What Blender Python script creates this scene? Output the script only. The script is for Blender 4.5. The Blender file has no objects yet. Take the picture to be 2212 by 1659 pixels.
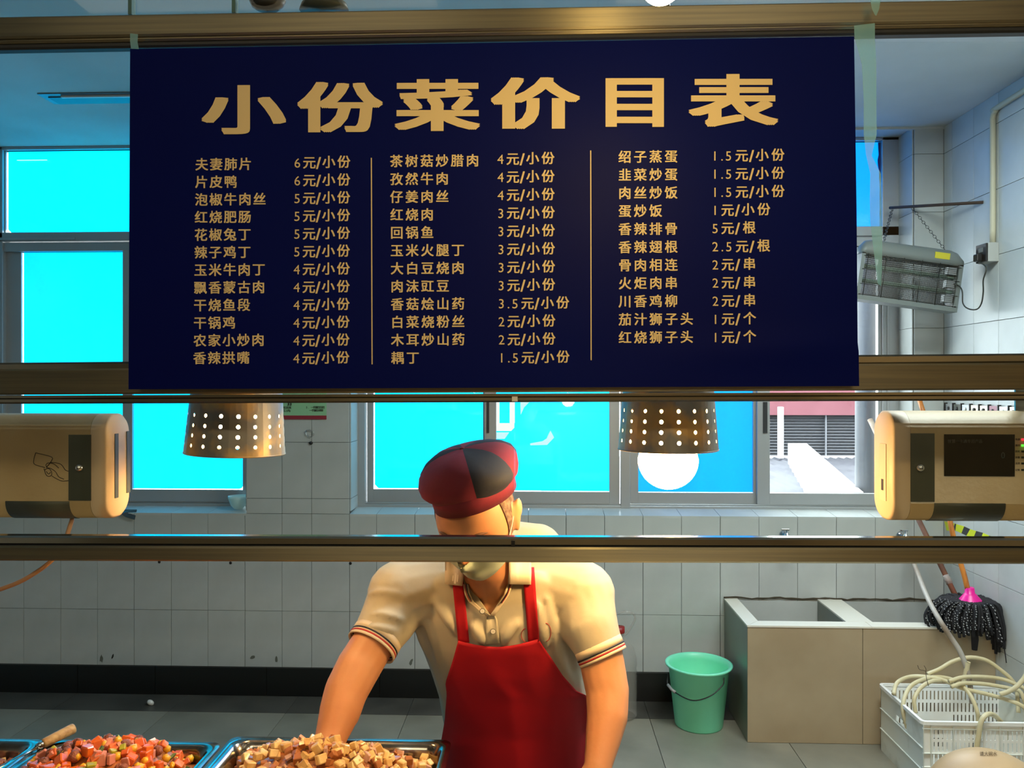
import bpy, bmesh, math, random
import numpy as np
from mathutils import Vector, Matrix
from mathutils.bvhtree import BVHTree
random.seed(7)
SC = bpy.context.scene
COL = SC.collection
# ---------------------------------------------------------------- camera, world, light, exposure
F = 1726.0; TH = 0.0366; CH = 1.66
cam_d = bpy.data.cameras.new('camera'); cam = bpy.data.objects.new('camera', cam_d); COL.objects.link(cam)
cam_d.sensor_fit = 'HORIZONTAL'; cam_d.sensor_width = 36.0; cam_d.lens = 36.0 * F / 2212.0
cam_d.clip_start = 0.02; cam_d.clip_end = 200
cam.location = (0, 0, CH); cam.rotation_euler = (math.pi / 2, 0, TH)
SC.camera = cam
SC.view_settings.view_transform = 'Standard'; SC.view_settings.look = 'None'
SC.view_settings.exposure = 0.0; SC.view_settings.gamma = 1.0; SC.view_settings.use_curve_mapping = False
W = bpy.data.worlds.new('sky'); SC.world = W; W.use_nodes = True
bg = W.node_tree.nodes['Background']; bg.inputs[0].default_value = (0.90, 0.96, 1.0, 1); bg.inputs[1].default_value = 9.0
try:
    SC.cycles.max_bounces = 8; SC.cycles.diffuse_bounces = 4; SC.cycles.glossy_bounces = 4
    SC.cycles.transparent_max_bounces = 12; SC.cycles.sample_clamp_indirect = 6.0
    SC.cycles.caustics_reflective = False; SC.cycles.caustics_refractive = False
except Exception: pass
BULB = 165.0; FILM = 1.0; HALL = 1.0

CT, ST = math.cos(TH), math.sin(TH)
def P(x, y, Y):
    u = (x - 1106.0) / F; v = (829.5 - y) / F
    t = Y / (CT + u * ST)
    return Vector((t * (u * CT - ST), Y, CH + t * v))
def PX(x, Y): return P(x, 830, Y).x
def RAY(x, y):
    u = (x - 1106.0) / F; v = (829.5 - y) / F
    return Vector((u * CT - ST, CT + u * ST, v)).normalized()

# ---------------------------------------------------------------- material helpers
def lin(c): return tuple((x / 12.92 if x <= 0.04045 else ((x + 0.055) / 1.055) ** 2.4) for x in c)
def rgb(r, g, b): return lin((r / 255.0, g / 255.0, b / 255.0))
MATS = {}
def mat(name, c, rough=0.5, metal=0.0, c2=None, scale=8.0, amount=1.0, bump=0.0, bscale=60.0, coat=0.0, emit=None, es=0.0,
        trans=0.0, alpha=1.0, stretch=None, spec=None, thr=(0.4, 0.65), detail=5.0):
    if name in MATS: return MATS[name]
    m = bpy.data.materials.new(name); m.use_nodes = True; nt = m.node_tree; b = nt.nodes['Principled BSDF']
    b.inputs['Base Color'].default_value = (*c, 1); b.inputs['Roughness'].default_value = rough; b.inputs['Metallic'].default_value = metal
    if coat: b.inputs['Coat Weight'].default_value = coat; b.inputs['Coat Roughness'].default_value = 0.08
    if trans: b.inputs['Transmission Weight'].default_value = trans
    if spec is not None: b.inputs['Specular IOR Level'].default_value = spec
    if alpha < 1: b.inputs['Alpha'].default_value = alpha
    if emit is not None:
        b.inputs['Emission Color'].default_value = (*emit, 1); b.inputs['Emission Strength'].default_value = es
    tc = nt.nodes.new('ShaderNodeTexCoord'); mp = nt.nodes.new('ShaderNodeMapping'); nt.links.new(tc.outputs['Object'], mp.inputs[0])
    if stretch: mp.inputs['Scale'].default_value = stretch
    if c2 is not None:
        n = nt.nodes.new('ShaderNodeTexNoise'); n.inputs['Scale'].default_value = scale; n.inputs['Detail'].default_value = detail
        nt.links.new(mp.outputs[0], n.inputs['Vector'])
        r = nt.nodes.new('ShaderNodeValToRGB'); r.color_ramp.elements[0].position = thr[0]; r.color_ramp.elements[1].position = thr[1]
        r.color_ramp.elements[0].color = (*c, 1)
        cc = tuple(a + (bb - a) * amount for a, bb in zip(c, c2)); r.color_ramp.elements[1].color = (*cc, 1)
        nt.links.new(n.outputs[0], r.inputs[0]); nt.links.new(r.outputs[0], b.inputs['Base Color'])
    if bump:
        n = nt.nodes.new('ShaderNodeTexNoise'); n.inputs['Scale'].default_value = bscale; n.inputs['Detail'].default_value = 4
        nt.links.new(mp.outputs[0], n.inputs['Vector'])
        bp = nt.nodes.new('ShaderNodeBump'); bp.inputs['Strength'].default_value = bump; bp.inputs['Distance'].default_value = 0.01
        nt.links.new(n.outputs[0], bp.inputs['Height']); nt.links.new(bp.outputs[0], b.inputs['Normal'])
    MATS[name] = m; return m

def glass_mat(name, tint=(1, 1, 1), refl=0.06):
    m = bpy.data.materials.new(name); m.use_nodes = True; nt = m.node_tree; nt.nodes.clear()
    o = nt.nodes.new('ShaderNodeOutputMaterial'); mx = nt.nodes.new('ShaderNodeMixShader'); t = nt.nodes.new('ShaderNodeBsdfTransparent')
    g = nt.nodes.new('ShaderNodeBsdfGlossy'); g.inputs['Roughness'].default_value = 0.02
    t.inputs[0].default_value = (*tint, 1)
    lw = nt.nodes.new('ShaderNodeLayerWeight'); lw.inputs[0].default_value = .5
    pw = nt.nodes.new('ShaderNodeMath'); pw.operation = 'POWER'; pw.inputs[1].default_value = 5.0
    mul = nt.nodes.new('ShaderNodeMath'); mul.operation = 'MULTIPLY_ADD'; mul.inputs[1].default_value = .6; mul.inputs[2].default_value = refl * .5
    nt.links.new(lw.outputs['Facing'], pw.inputs[0]); nt.links.new(pw.outputs[0], mul.inputs[0]); nt.links.new(mul.outputs[0], mx.inputs[0])
    nt.links.new(t.outputs[0], mx.inputs[1]); nt.links.new(g.outputs[0], mx.inputs[2]); nt.links.new(mx.outputs[0], o.inputs[0])
    return m
def emat(name, c, s, c2=None, scale=2.0, gloss=True):
    m = bpy.data.materials.new(name); m.use_nodes = True; nt = m.node_tree; b = nt.nodes['Principled BSDF']
    b.inputs['Base Color'].default_value = (c[0] * .3, c[1] * .3, c[2] * .3, 1); b.inputs['Roughness'].default_value = 0.35
    b.inputs['Emission Strength'].default_value = s; b.inputs['Emission Color'].default_value = (*c, 1)
    if c2:
        tc = nt.nodes.new('ShaderNodeTexCoord'); mp = nt.nodes.new('ShaderNodeMapping'); mp.inputs['Scale'].default_value = (2.5, 1, .5)
        n = nt.nodes.new('ShaderNodeTexNoise'); n.inputs['Scale'].default_value = scale; r = nt.nodes.new('ShaderNodeValToRGB')
        r.color_ramp.elements[0].color = (*c, 1); r.color_ramp.elements[1].color = (*c2, 1)
        r.color_ramp.elements[0].position = .35; r.color_ramp.elements[1].position = .7
        nt.links.new(tc.outputs['Object'], mp.inputs[0]); nt.links.new(mp.outputs[0], n.inputs['Vector']); nt.links.new(n.outputs[0], r.inputs[0])
        nt.links.new(r.outputs[0], b.inputs['Emission Color'])
    return m

# ---------------------------------------------------------------- mesh helpers
def setp(o, label=None, cat=None, group=None, kind=None):
    if label: o['label'] = label
    if cat: o['category'] = cat
    if group: o['group'] = group
    if kind: o['kind'] = kind
    return o
def empty(name, loc=(0, 0, 0), label=None, cat=None, group=None, kind=None):
    o = bpy.data.objects.new(name, None); o.empty_display_size = .05; COL.objects.link(o); o.location = loc
    return setp(o, label, cat, group, kind)
def link(name, me, parent=None, m=None):
    o = bpy.data.objects.new(name, me); COL.objects.link(o)
    if m is not None:
        if isinstance(m, (list, tuple)):
            for k in m: me.materials.append(k)
        else: me.materials.append(m)
    if parent is not None:
        o.parent = parent
        L = Vector(parent.location) if parent.parent is None else Vector((0, 0, 0))
        o.matrix_parent_inverse = Matrix.Translation(-L)
    return o
class MB:
    def __init__(s): s.v = []; s.f = []; s.mi = []; s.sm = []
    def add(s, vs, fs, mi=0, smooth=False):
        b = len(s.v); s.v += [tuple(x) for x in vs]; s.f += [tuple(b + i for i in f) for f in fs]
        s.mi += [mi] * len(fs); s.sm += [smooth] * len(fs); return s
    def box(s, x0, x1, y0, y1, z0, z1, mi=0, M=None, bev=0.0):
        if bev > 0:
            bm = bmesh.new(); bmesh.ops.create_cube(bm, size=1)
            for v in bm.verts: v.co = Vector(((x0 + x1) / 2 + v.co.x * (x1 - x0), (y0 + y1) / 2 + v.co.y * (y1 - y0), (z0 + z1) / 2 + v.co.z * (z1 - z0)))
            bmesh.ops.bevel(bm, geom=bm.edges[:], offset=bev, segments=2, affect='EDGES', profile=.5)
            vs = [v.co.copy() for v in bm.verts]; bm.verts.index_update(); fs = [[v.index for v in f.verts] for f in bm.faces]; bm.free()
            if M: vs = [M @ v for v in vs]
            return s.add(vs, fs, mi)
        vs = [Vector((x, y, z)) for x in (x0, x1) for y in (y0, y1) for z in (z0, z1)]
        if M: vs = [M @ v for v in vs]
        return s.add(vs, [(0, 1, 3, 2), (4, 6, 7, 5), (0, 4, 5, 1), (2, 3, 7, 6), (0, 2, 6, 4), (1, 5, 7, 3)], mi)
    def beam(s, a, b, prof, mi=0, smooth=False):   # prof: list of (dy, dz)
        n = len(prof); vs = [Vector(a) + Vector((0, p[0], p[1])) for p in prof] + [Vector(b) + Vector((0, p[0], p[1])) for p in prof]
        fs = [(i, (i + 1) % n, n + (i + 1) % n, n + i) for i in range(n)] + [tuple(range(n - 1, -1, -1)), tuple(range(n, 2 * n))]
        return s.add(vs, fs, mi, smooth)
    def tube(s, pts, r, n=10, mi=0, cap=True, smooth=True):
        pts = [Vector(p) for p in pts]; rr = r if isinstance(r, (list, tuple)) else [r] * len(pts)
        up = None; rings = []
        for i, p in enumerate(pts):
            t = (pts[min(i + 1, len(pts) - 1)] - pts[max(i - 1, 0)])
            if t.length < 1e-9: t = Vector((0, 0, 1))
            t.normalize()
            if up is None:
                up = Vector((0, 0, 1)) if abs(t.z) < .9 else Vector((1, 0, 0))
            up = (up - t * up.dot(t)); 
            if up.length < 1e-6: up = t.orthogonal()
            up.normalize(); sd = t.cross(up)
            rings.append([p + (up * math.cos(2 * math.pi * k / n) + sd * math.sin(2 * math.pi * k / n)) * rr[i] for k in range(n)])
        return s.loft(rings, mi, cap, smooth)
    def loft(s, rings, mi=0, cap=True, smooth=True, close=True):
        n = len(rings[0]); vs = [v for r in rings for v in r]; fs = []
        for i in range(len(rings) - 1):
            for k in range(n if close else n - 1):
                k2 = (k + 1) % n; fs.append((i * n + k, i * n + k2, (i + 1) * n + k2, (i + 1) * n + k))
        if cap: fs.append(tuple(range(n - 1, -1, -1))); fs.append(tuple((len(rings) - 1) * n + k for k in range(n)))
        return s.add(vs, fs, mi, smooth)
    def lathe(s, prof, c=(0, 0, 0), n=32, M=None, mi=0, cap=False, smooth=True):  # prof (r, z)
        c = Vector(c); rings = []
        for r, z in prof:
            ring = [Vector((r * math.cos(2 * math.pi * k / n), r * math.sin(2 * math.pi * k / n), z)) for k in range(n)]
            if M: ring = [M @ v for v in ring]
            rings.append([v + c for v in ring])
        return s.loft(rings, mi, cap, smooth)
    def ball(s, c, r, n=12, mi=0, M=None):
        if not isinstance(r, (list, tuple, Vector)): r = (r, r, r)
        c = Vector(c); vs = []; fs = []; h = max(6, n // 2 + 2)
        rings = []
        for i in range(h + 1):
            a = -math.pi / 2 + math.pi * (i + .0) / h; a = max(min(a, math.pi / 2 - .02), -math.pi / 2 + .02)
            ring = [Vector((r[0] * math.cos(a) * math.cos(2 * math.pi * k / n), r[1] * math.cos(a) * math.sin(2 * math.pi * k / n), r[2] * math.sin(a))) for k in range(n)]
            if M: ring = [M @ v for v in ring]
            rings.append([v + c for v in ring])
        return s.loft(rings, mi, True, True)
    def mesh(s, name, recalc=True):
        me = bpy.data.meshes.new(name); me.from_pydata([tuple(v) for v in s.v], [], s.f); 
        me.polygons.foreach_set('material_index', s.mi); me.polygons.foreach_set('use_smooth', s.sm)
        if recalc:
            bm = bmesh.new(); bm.from_mesh(me); bmesh.ops.recalc_face_normals(bm, faces=bm.faces[:]); bm.to_mesh(me); bm.free()
        me.update(); return me
    def obj(s, name, parent=None, m=None, label=None, cat=None, group=None, kind=None, recalc=True):
        return setp(link(name, s.mesh(name, recalc), parent, m), label, cat, group, kind)
def spline(pts, n=8):
    pts = [Vector(p) for p in pts]; q = [pts[0] * 2 - pts[1]] + pts + [pts[-1] * 2 - pts[-2]]; out = []
    for i in range(1, len(q) - 2):
        for k in range(n):
            t = k / n; a, b, c, d = q[i - 1], q[i], q[i + 1], q[i + 2]
            out.append(.5 * ((2 * b) + (c - a) * t + (2 * a - 5 * b + 4 * c - d) * t * t + (3 * b - a - 3 * c + d) * t ** 3))
    out.append(pts[-1]); return out
def interp(x, xs, ys): return float(np.interp(x, xs, ys))

# ---------------------------------------------------------------- materials
M_tile = mat('wall_tile', rgb(194, 199, 197), .2, c2=rgb(180, 185, 182), scale=3, spec=.16, bump=.02, bscale=4)
M_grout = mat('grout', rgb(84, 84, 80), .9)
M_ceil = mat('ceiling_plaster', rgb(205, 208, 205), .85, c2=rgb(186, 190, 186), scale=1.4, bump=.15, bscale=9)
M_floor = mat('floor_tile', rgb(142, 138, 124), .32, c2=rgb(118, 116, 104), scale=2.5, bump=.03, bscale=30)
M_border = mat('floor_border', rgb(82, 80, 74), .4, c2=rgb(66, 65, 60), scale=5)
M_base = mat('black_skirting', rgb(22, 24, 24), .3)
M_alu = mat('window_aluminium', rgb(178, 182, 184), .42, .55, bump=.02)
M_aluD = mat('rubber_black', rgb(38, 42, 46), .5)
M_white = mat('white_plastic', rgb(225, 225, 220), .4)
M_steel = mat('brushed_steel', rgb(172, 168, 156), .3, 1.0, c2=rgb(140, 136, 124), scale=6, stretch=(.5, 30, 30), bump=.02, bscale=40)
def anis(m, a=.85, rough=.34):
    nt = m.node_tree; b = nt.nodes['Principled BSDF']; b.inputs['Anisotropic'].default_value = a; b.inputs['Roughness'].default_value = rough
    c = nt.nodes.new('ShaderNodeCombineXYZ'); c.inputs[2].default_value = 1.0; c.inputs[1].default_value = .15; nt.links.new(c.outputs[0], b.inputs['Tangent'])
M_rail = mat('rail_steel', rgb(170, 160, 132), .34, 1.0, c2=rgb(150, 144, 124), scale=6, stretch=(.5, 30, 30)); anis(M_rail, .9, .42)
M_steelB = mat('polished_steel', rgb(180, 178, 170), .12, 1.0)
M_tray = mat('tray_steel', rgb(188, 188, 184), .17, 1.0, c2=rgb(150, 140, 128), scale=12)
M_chrome = mat('chrome', rgb(215, 215, 215), .1, 1.0)
M_film = emat('blue_window_film', (0.0, 1.35, 2.2), FILM, (0.0, .95, 2.2))  # film emits by itself in place of daylight passing through it
M_filmB = emat('deep_blue_window_film', (0.0, .52, 1.8), FILM * .95, (0.0, .62, 1.9))  # deeper blue film, daylight likewise put in as emission
M_filmT = emat('torn_film_gap', (.62, .93, .97), FILM * .95)  # pale glow standing for daylight where the film is torn
M_gapw = emat('bright_film_gap', (.95, .93, .9), FILM)  # white glow standing for daylight past the film edges and tears
M_filmD = mat('folded_blue_film', rgb(10, 62, 160), .5)
G_win = glass_mat('window_glass', (.97, .99, .99), .05)
G_scr = glass_mat('screen_glass', (.97, .985, .98), .035)
M_black = mat('black_plastic', rgb(22, 22, 23), .4)
M_cord = mat('dark_cord', rgb(38, 42, 38), .5)

# ---------------------------------------------------------------- ROOM
ZC = 2.99; BW = 4.21; RW = 2.08; LW = -4.2
def struct(name, mb, m, parent=None):
    return mb.obj(name, parent, m, kind='structure') if parent is None else mb.obj(name, parent, m)
fl = MB().box(LW, 4.6, -4.5, BW + .25, -.12, -.012).obj('floor', None, M_grout, kind='structure')
ce = MB().box(LW - .1, 4.7, -4.6, BW + .3, ZC, ZC + .12).obj('ceiling', None, M_ceil, kind='structure')
# floor tiles 600 mm, rows away from the dark border strip
def tile_mesh(w, d, h, name):
    me = MB().box(0, w, 0, d, 0, h, bev=.0).mesh(name); return me
fx = [-4.2, -3.69, -3.09, -2.49, -1.888, -1.288, -.672, -.066, .537, 1.145, 1.75, 2.08]
fy = [3.985, 3.385, 2.785, 2.185, 1.585]
ftm = {}
for i in range(len(fx) - 1):
    for j in range(len(fy) - 1):
        w = round(fx[i + 1] - fx[i] - .003, 3); key = w
        if key not in ftm:
            ftm[key] = tile_mesh(w, .597, .012, 'floor_tile'); ftm[key].materials.append(M_floor)
        o = bpy.data.objects.new('tile', ftm[key]); COL.objects.link(o); o.parent = fl; o.location = (fx[i] + .0015, fy[j + 1] + .0015, -.012)
    w = round(fx[i + 1] - fx[i] - .002, 3)
    MB().box(fx[i] + .001, fx[i + 1] - .001, 3.987, BW, -.012, 0).obj('border_tile', fl, M_border)
MB().box(LW, 4.6, -4.5, 1.583, -.012, 0).obj('hall_floor', fl, mat('hall_floor', rgb(120, 108, 92), .4))
MB().box(2.081, 4.6, 1.583, BW, -.012, 0).obj('side_floor', fl, M_floor)
# back wall with two openings
SZ = .969
O1 = (-4.2, PX(532, BW)); O2 = (PX(755, BW), PX(1974.5, BW))
wb = MB()
wb.box(LW - .2, RW + .2, BW + .008, BW + .25, 0, SZ - .012)
wb.box(O1[1], O2[0], BW + .008, BW + .25, SZ - .02, ZC)
wb.box(O2[1], RW + .2, BW + .008, BW + .25, SZ - .02, ZC)
wall_back = wb.obj('wall_back', None, M_grout, kind='structure')
jx = [PX(x, BW) for x in (-519, -437, -355, -273, -192, -110, -29, 51, 131, 210, 289.5, 370, 449, 529, 609, 673, 755, 813.5, 896, 977.5, 1059.5, 1141, 1223, 1306, 1389, 1472, 1556, 1639.5, 1723, 1807, 1891, 1975)] + [RW]
jz = [.15, .45, .75, 1.05, 1.35, 1.65, 1.95, 2.25, 2.55, 2.85, ZC]
tcache = {}
G = .0011
def wtile(parent, x0, x1, z0, z1, m=M_tile):
    w = round(x1 - x0 - 2 * G, 3); h = round(z1 - z0 - 2 * G, 3)
    if w < .008 or h < .008: return
    k = (w, h)
    if k not in tcache:
        tcache[k] = MB().box(0, w, -.004, .004, 0, h, bev=.0008).mesh('wall_tile'); tcache[k].materials.append(m)
    o = bpy.data.objects.new('tile', tcache[k]); COL.objects.link(o); o.parent = parent
    o.location = (x0 + G, BW + .004 + random.uniform(-.0003, .0003), z0 + G)
    return o
sk = (.955, .54)
for i in range(len(jx) - 1):
    for j in range(len(jz) - 1):
        x0, x1, z0, z1 = jx[i], jx[i + 1], jz[j], jz[j + 1]
        if z1 <= SZ: wtile(wall_back, x0, x1, z0, z1); continue
        lo = []
        if z0 < SZ: wtile(wall_back, x0, x1, z0, SZ)
        if z0 < SZ: z0 = SZ
        segs = [(O1[1], O2[0]), (O2[1], RW)]
        for a, b in segs:
            c, d = max(a, x0), min(b, x1)
            if d - c > .01: wtile(wall_back, c, d, z0, z1)
# sill and reveal tiles
for (a, b) in (O1, O2):
    js = [a] + [x for x in jx if a + .02 < x < b - .02] + [b]
    for x0, x1 in zip(js[:-1], js[1:]):
        m = MB(); g = .0012
        m.add([(x0 + g, BW, SZ - .012), (x1 - g, BW, SZ - .012), (x1 - g, 4.375, SZ + .002), (x0 + g, 4.375, SZ + .002),
               (x0 + g, BW, SZ), (x1 - g, BW, SZ), (x1 - g, 4.375, SZ + .014), (x0 + g, 4.375, SZ + .014)],
              [(0, 3, 2, 1), (4, 5, 6, 7), (0, 1, 5, 4), (1, 2, 6, 5), (2, 3, 7, 6), (3, 0, 4, 7)])
        m.obj('sill_tile', wall_back, M_tile)
for (x, s) in ((O1[1], 1), (O2[0], -1), (O2[1], 1)):
    for j in range(2, len(jz) - 1):
        z0 = max(jz[j], SZ + .014); z1 = jz[j + 1]
        x0, x1 = (x - .006, x) if s > 0 else (x, x + .006)
        MB().box(x0, x1, BW + .009, 4.375, z0 + G, z1 - G).obj('reveal_tile', wall_back, M_tile)
# skirting
bs = MB().box(LW, .95, BW - .001, BW + .008, 0, .149).obj('baseboard_back', None, M_grout, kind='structure')
bj = [LW] + [PX(x, BW) for x in (-560, -320, -75, 170, 337, 577, 821, 1068, 1315, 1562)]
for x0, x1 in zip(bj[:-1], bj[1:]):
    MB().box(x0 + .0015, min(x1, .95) - .0015, BW - .011, BW - .001, .001, .149, bev=.001).obj('skirting_tile', bs, M_base)
# right wall with tiles
wr = MB().box(RW + .008, RW + .2, -4.5, BW + .2, 0, ZC).obj('wall_right', None, M_grout, kind='structure')
ys = [BW, 4.128, 3.926, 3.716, 3.51, 3.31, 3.11, 2.91, 2.71, 2.51, 2.31, 2.11, 1.91]
rc = {}
jzr = [0, .15] + jz[1:]
for a, b in zip(ys[1:], ys[:-1]):
    for z0, z1 in zip(jzr[:-1], jzr[1:]):
        k = (round(b - a, 3), round(z1 - z0, 3))
        if k not in rc:
            rc[k] = MB().box(-.004, .004, 0, b - a - 2 * G, 0, z1 - z0 - 2 * G, bev=.0008).mesh('side_tile'); rc[k].materials.append(M_tile)
        o = bpy.data.objects.new('tile', rc[k]); COL.objects.link(o); o.parent = wr; o.location = (RW + .004, a + G, z0 + G)
MB().box(RW, RW + .008, -4.5, 1.909, 0, ZC).obj('wall_paint', wr, mat('hall_wall', rgb(150, 132, 98), .8, c2=rgb(130, 112, 82), scale=1.2))
MB().box(LW - .2, LW, -4.5, BW + .25, 0, ZC).obj('wall_left', None, M_tile, kind='structure')
MB().box(LW - .2, 4.7, -4.7, -4.5, 0, ZC).obj('wall_front', None, MATS['hall_wall'], kind='structure')
# ceiling trims
MB().box(O2[0], RW, BW - .004, BW + .02, ZC - .012, ZC).obj('trim_1', None, M_ceil, kind='structure')

# ---------------------------------------------------------------- WINDOWS
YF = 4.375; YB = 4.44
ZT0, ZT1 = 1.66 + .745, 1.66 + .85      # transom bar
ZG = 1.66 - .585                        # bottom of the lower glass
def frame_bar(parent, x0, x1, z0, z1, y0=YF, y1=YB, name='frame_rail', m=M_alu):
    return MB().box(x0, x1, y0, y1, z0, z1, bev=.002).obj(name, parent, m)
def sash(win, gx0, gx1, gz0, gz1, sl, sr, sb, st, Y, film, name='sash', gap='lb'):
    f = MB()
    f.box(gx0 - sl, gx0, Y, Y + .028, gz0 - sb, gz1 + st, bev=.0015); f.box(gx1, gx1 + sr, Y, Y + .028, gz0 - sb, gz1 + st, bev=.0015)
    f.box(gx0, gx1, Y, Y + .028, gz0 - sb, gz0); f.box(gx0, gx1, Y, Y + .028, gz1, gz1 + st)
    s = f.obj(name, win, M_alu)
    MB().box(gx0 - .002, gx1 + .002, Y + .012, Y + .016, gz0 - .002, gz1 + .002).obj('pane', s, G_win)
    if film is not None:
        e = .004
        x0 = gx0 + (e if 'l' in gap else .0); x1 = gx1 - (e if 'r' in gap else 0); z0 = gz0 + (e * .8 if 'b' in gap else 0)
        r = .02; pts = [(x0 + (r if 'l' in gap else 0), z0), (x1, z0), (x1, gz1), (x0, gz1), (x0, z0 + (r if 'l' in gap else 0))]
        if 'r' in gap: pts = [(x0, z0), (x1 - r, z0), (x1 - r * .3, z0 + r * .3), (x1, z0 + r), (x1, gz1), (x0, gz1)]
        n = len(pts); m = MB()
        m.add([(p[0], Y + .018, p[1]) for p in pts] + [(p[0], Y + .0187, p[1]) for p in pts],
              [tuple(range(n)), tuple(range(2 * n - 1, n - 1, -1))] + [(i, (i + 1) % n, n + (i + 1) % n, n + i) for i in range(n)])
        m.obj('window_film', s, film)
    return s
YS = 4.395
w1 = empty('window_1', (O1[1] - 1.2, YF, SZ), kind='structure')
w2 = empty('window_2', ((O2[0] + O2[1]) / 2, YF, SZ), kind='structure')
ZB = SZ + .014
for w, a, b in ((w1, O1[0], O1[1]), (w2, O2[0], O2[1])):
    frame_bar(w, a, b, ZC - .016, ZC, YF, YB)
    frame_bar(w, a, b, ZT0 + .055, ZT1 - .0, YF, YB)
    frame_bar(w, a, b, ZT0, ZT0 + .05, YF + .01, YB, 'track')
    frame_bar(w, a, b, ZB - .004, ZB + .014, YF - .004, YB, 'track')
    frame_bar(w, a, b, ZB + .014, ZB + .022, YF + .012, YB, 'track')
X = lambda x: PX(x, YS)
# window 1 (left)
frame_bar(w1, X(-28), X(10), ZB, ZC, YF, YB, 'mullion')
frame_bar(w1, O1[1] - .02, O1[1], ZB, ZC, YF + .03, YB, 'jamb')
sbz = ZG - ZB - .022
sash(w1, X(42), X(265), ZG, ZT0, X(36) - X(0), .026, sbz, .0, YS + .015, M_film, gap='lb')
sash(w1, X(288), X(526), ZG - .004, ZT0, .055, .02, sbz - .004, .0, YS - .012, M_film, gap='rb')
sash(w1, X(-300), X(-50), ZG, ZT0, .05, .05, sbz, .0, YS, M_film, gap='lb')
sash(w1, X(-570), X(-325), ZG, ZT0, .05, .05, sbz, .0, YS, M_film, gap='lb')
sash(w1, X(12), X(526), ZT1, ZC - .016, .02, .03, .0, .0, YS, M_film, 'transom_light', gap='lb')
sash(w1, X(-570), X(-30), ZT1, ZC - .016, .02, .02, .0, .0, YS, M_film, 'transom_light', gap='lb')
# added strip standing for the bright highlight along the transom
MB().box(X(-30), X(168), YF - .012, YF, ZT1 - .045, ZT1 - .03, bev=.001).obj('drip_edge', w1, M_alu)
# window 2 (right)
frame_bar(w2, O2[0], X(790), ZB, ZC, YF, YB, 'jamb'); frame_bar(w2, X(1903), O2[1] + .0, ZB, ZC, YF + .0, YB, 'jamb')
frame_bar(w2, X(1912), X(1918), ZB, ZT0, YF - .004, YF, 'jamb_rib')
frame_bar(w2, X(1340), X(1360), ZB, ZC, YF - .006, YB, 'mullion')
sash(w2, X(805), X(1043), ZG, ZT0, .035, .03, sbz, 0, YS + .02, M_film, gap='lb')
sash(w2, X(1072), X(1316), ZG - .006, ZT0, .065, .055, sbz - .006, 0, YS - .01, M_film, gap='b')
sash(w2, X(1380), X(1629), ZG - .012, ZT0, .045, .02, sbz - .012, 0, YS + .02, M_filmB, gap='b')
s4 = sash(w2, X(1662), X(1895), ZG - .008, ZT0, .068, .022, sbz - .008, 0, YS - .01, None)
MB().box(X(1895), X(1899), YS + .02, YS + .022, ZG, ZT0).obj('film_edge', s4, M_gapw)  # glowing strip in place of daylight beside the film
sash(w2, X(805), X(1330), ZT1, ZC - .016, .03, .02, 0, 0, YS, M_film, 'transom_light')
tl = sash(w2, X(1372), X(1922), ZT1, ZC - .016, .02, .02, 0, 0, YS, M_filmB, 'transom_light', gap='x')
mm = MB(); rng = random.Random(3)
pl = [(X(1902), ZC - .02), (X(1910), ZC - .02)]
L = []; Rr = []
for k in range(15):
    z = ZC - .02 - (ZC - .02 - ZT1 - .01) * k / 14
    L.append((X(1900 + rng.uniform(-2, 2) + (2 if k > 6 else -1)), z)); Rr.append((X(1911 + rng.uniform(-1, 1)), z))
for k in range(14):
    q = [L[k], Rr[k], Rr[k + 1], L[k + 1]]
    mm.add([(p[0], YS + .008, p[1]) for p in q] + [(p[0], YS + .0095, p[1]) for p in q], [(0, 1, 2, 3), (7, 6, 5, 4), (0, 4, 5, 1), (1, 5, 6, 2), (2, 6, 7, 3), (3, 7, 4, 0)])
mm.obj('folded_film', tl, M_filmD)
MB().box(X(1879), X(1921), YS + .006, YS + .008, P(0, 322.5, YS).z, P(0, 321, YS).z).obj('film_edge', tl, M_gapw)
MB().box(X(35), X(100), YS + .006, YS + .008, P(40, 346, YS).z, P(40, 345, YS).z).obj('film_edge', w1, M_gapw)
# dark pull handles on the meeting stiles
for a, b, z0, z1 in ((1052, 1057, 868, 935), (1647, 1656, 868, 935)):
    MB().box(X(a), X(b), YS - .018, YS - .0095, P(a, z1, YS).z, P(a, z0, YS).z, bev=.001).obj('handle', w2, M_aluD)
# glowing pieces standing for daylight through tears in the second sash film
def patch(par, polys, Y, m, name):
    mb = MB()
    for p in polys:
        n = len(p); v = [P(a, b, Y) for a, b in p]; v2 = [q + Vector((0, .0006, 0)) for q in v]
        mb.add(v + v2, [tuple(range(n)), tuple(range(2 * n - 1, n - 1, -1))] + [(i, (i + 1) % n, n + (i + 1) % n, n + i) for i in range(n)])
    return mb.obj(name, par, m)
patch(w2, [[(1070, 866), (1079, 866), (1079, 914), (1070, 916)], [(1070, 914), (1095, 914), (1111, 914), (1111, 924), (1104, 931), (1070, 931)],
           [(1101, 866), (1112, 866), (1112, 914), (1101, 914)]], YS + .005, M_gapw, 'torn_film')
patch(w2, [[(1070, 934), (1100, 934), (1090, 948), (1070, 948)], [(1145, 958), (1172, 953), (1181, 947), (1184, 940), (1189, 930), (1197, 945), (1182, 961), (1146, 962)],
           [(1124, 866), (1146, 866), (1132, 880), (1125, 896)]], YS + .005, M_filmT, 'torn_film')

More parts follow.
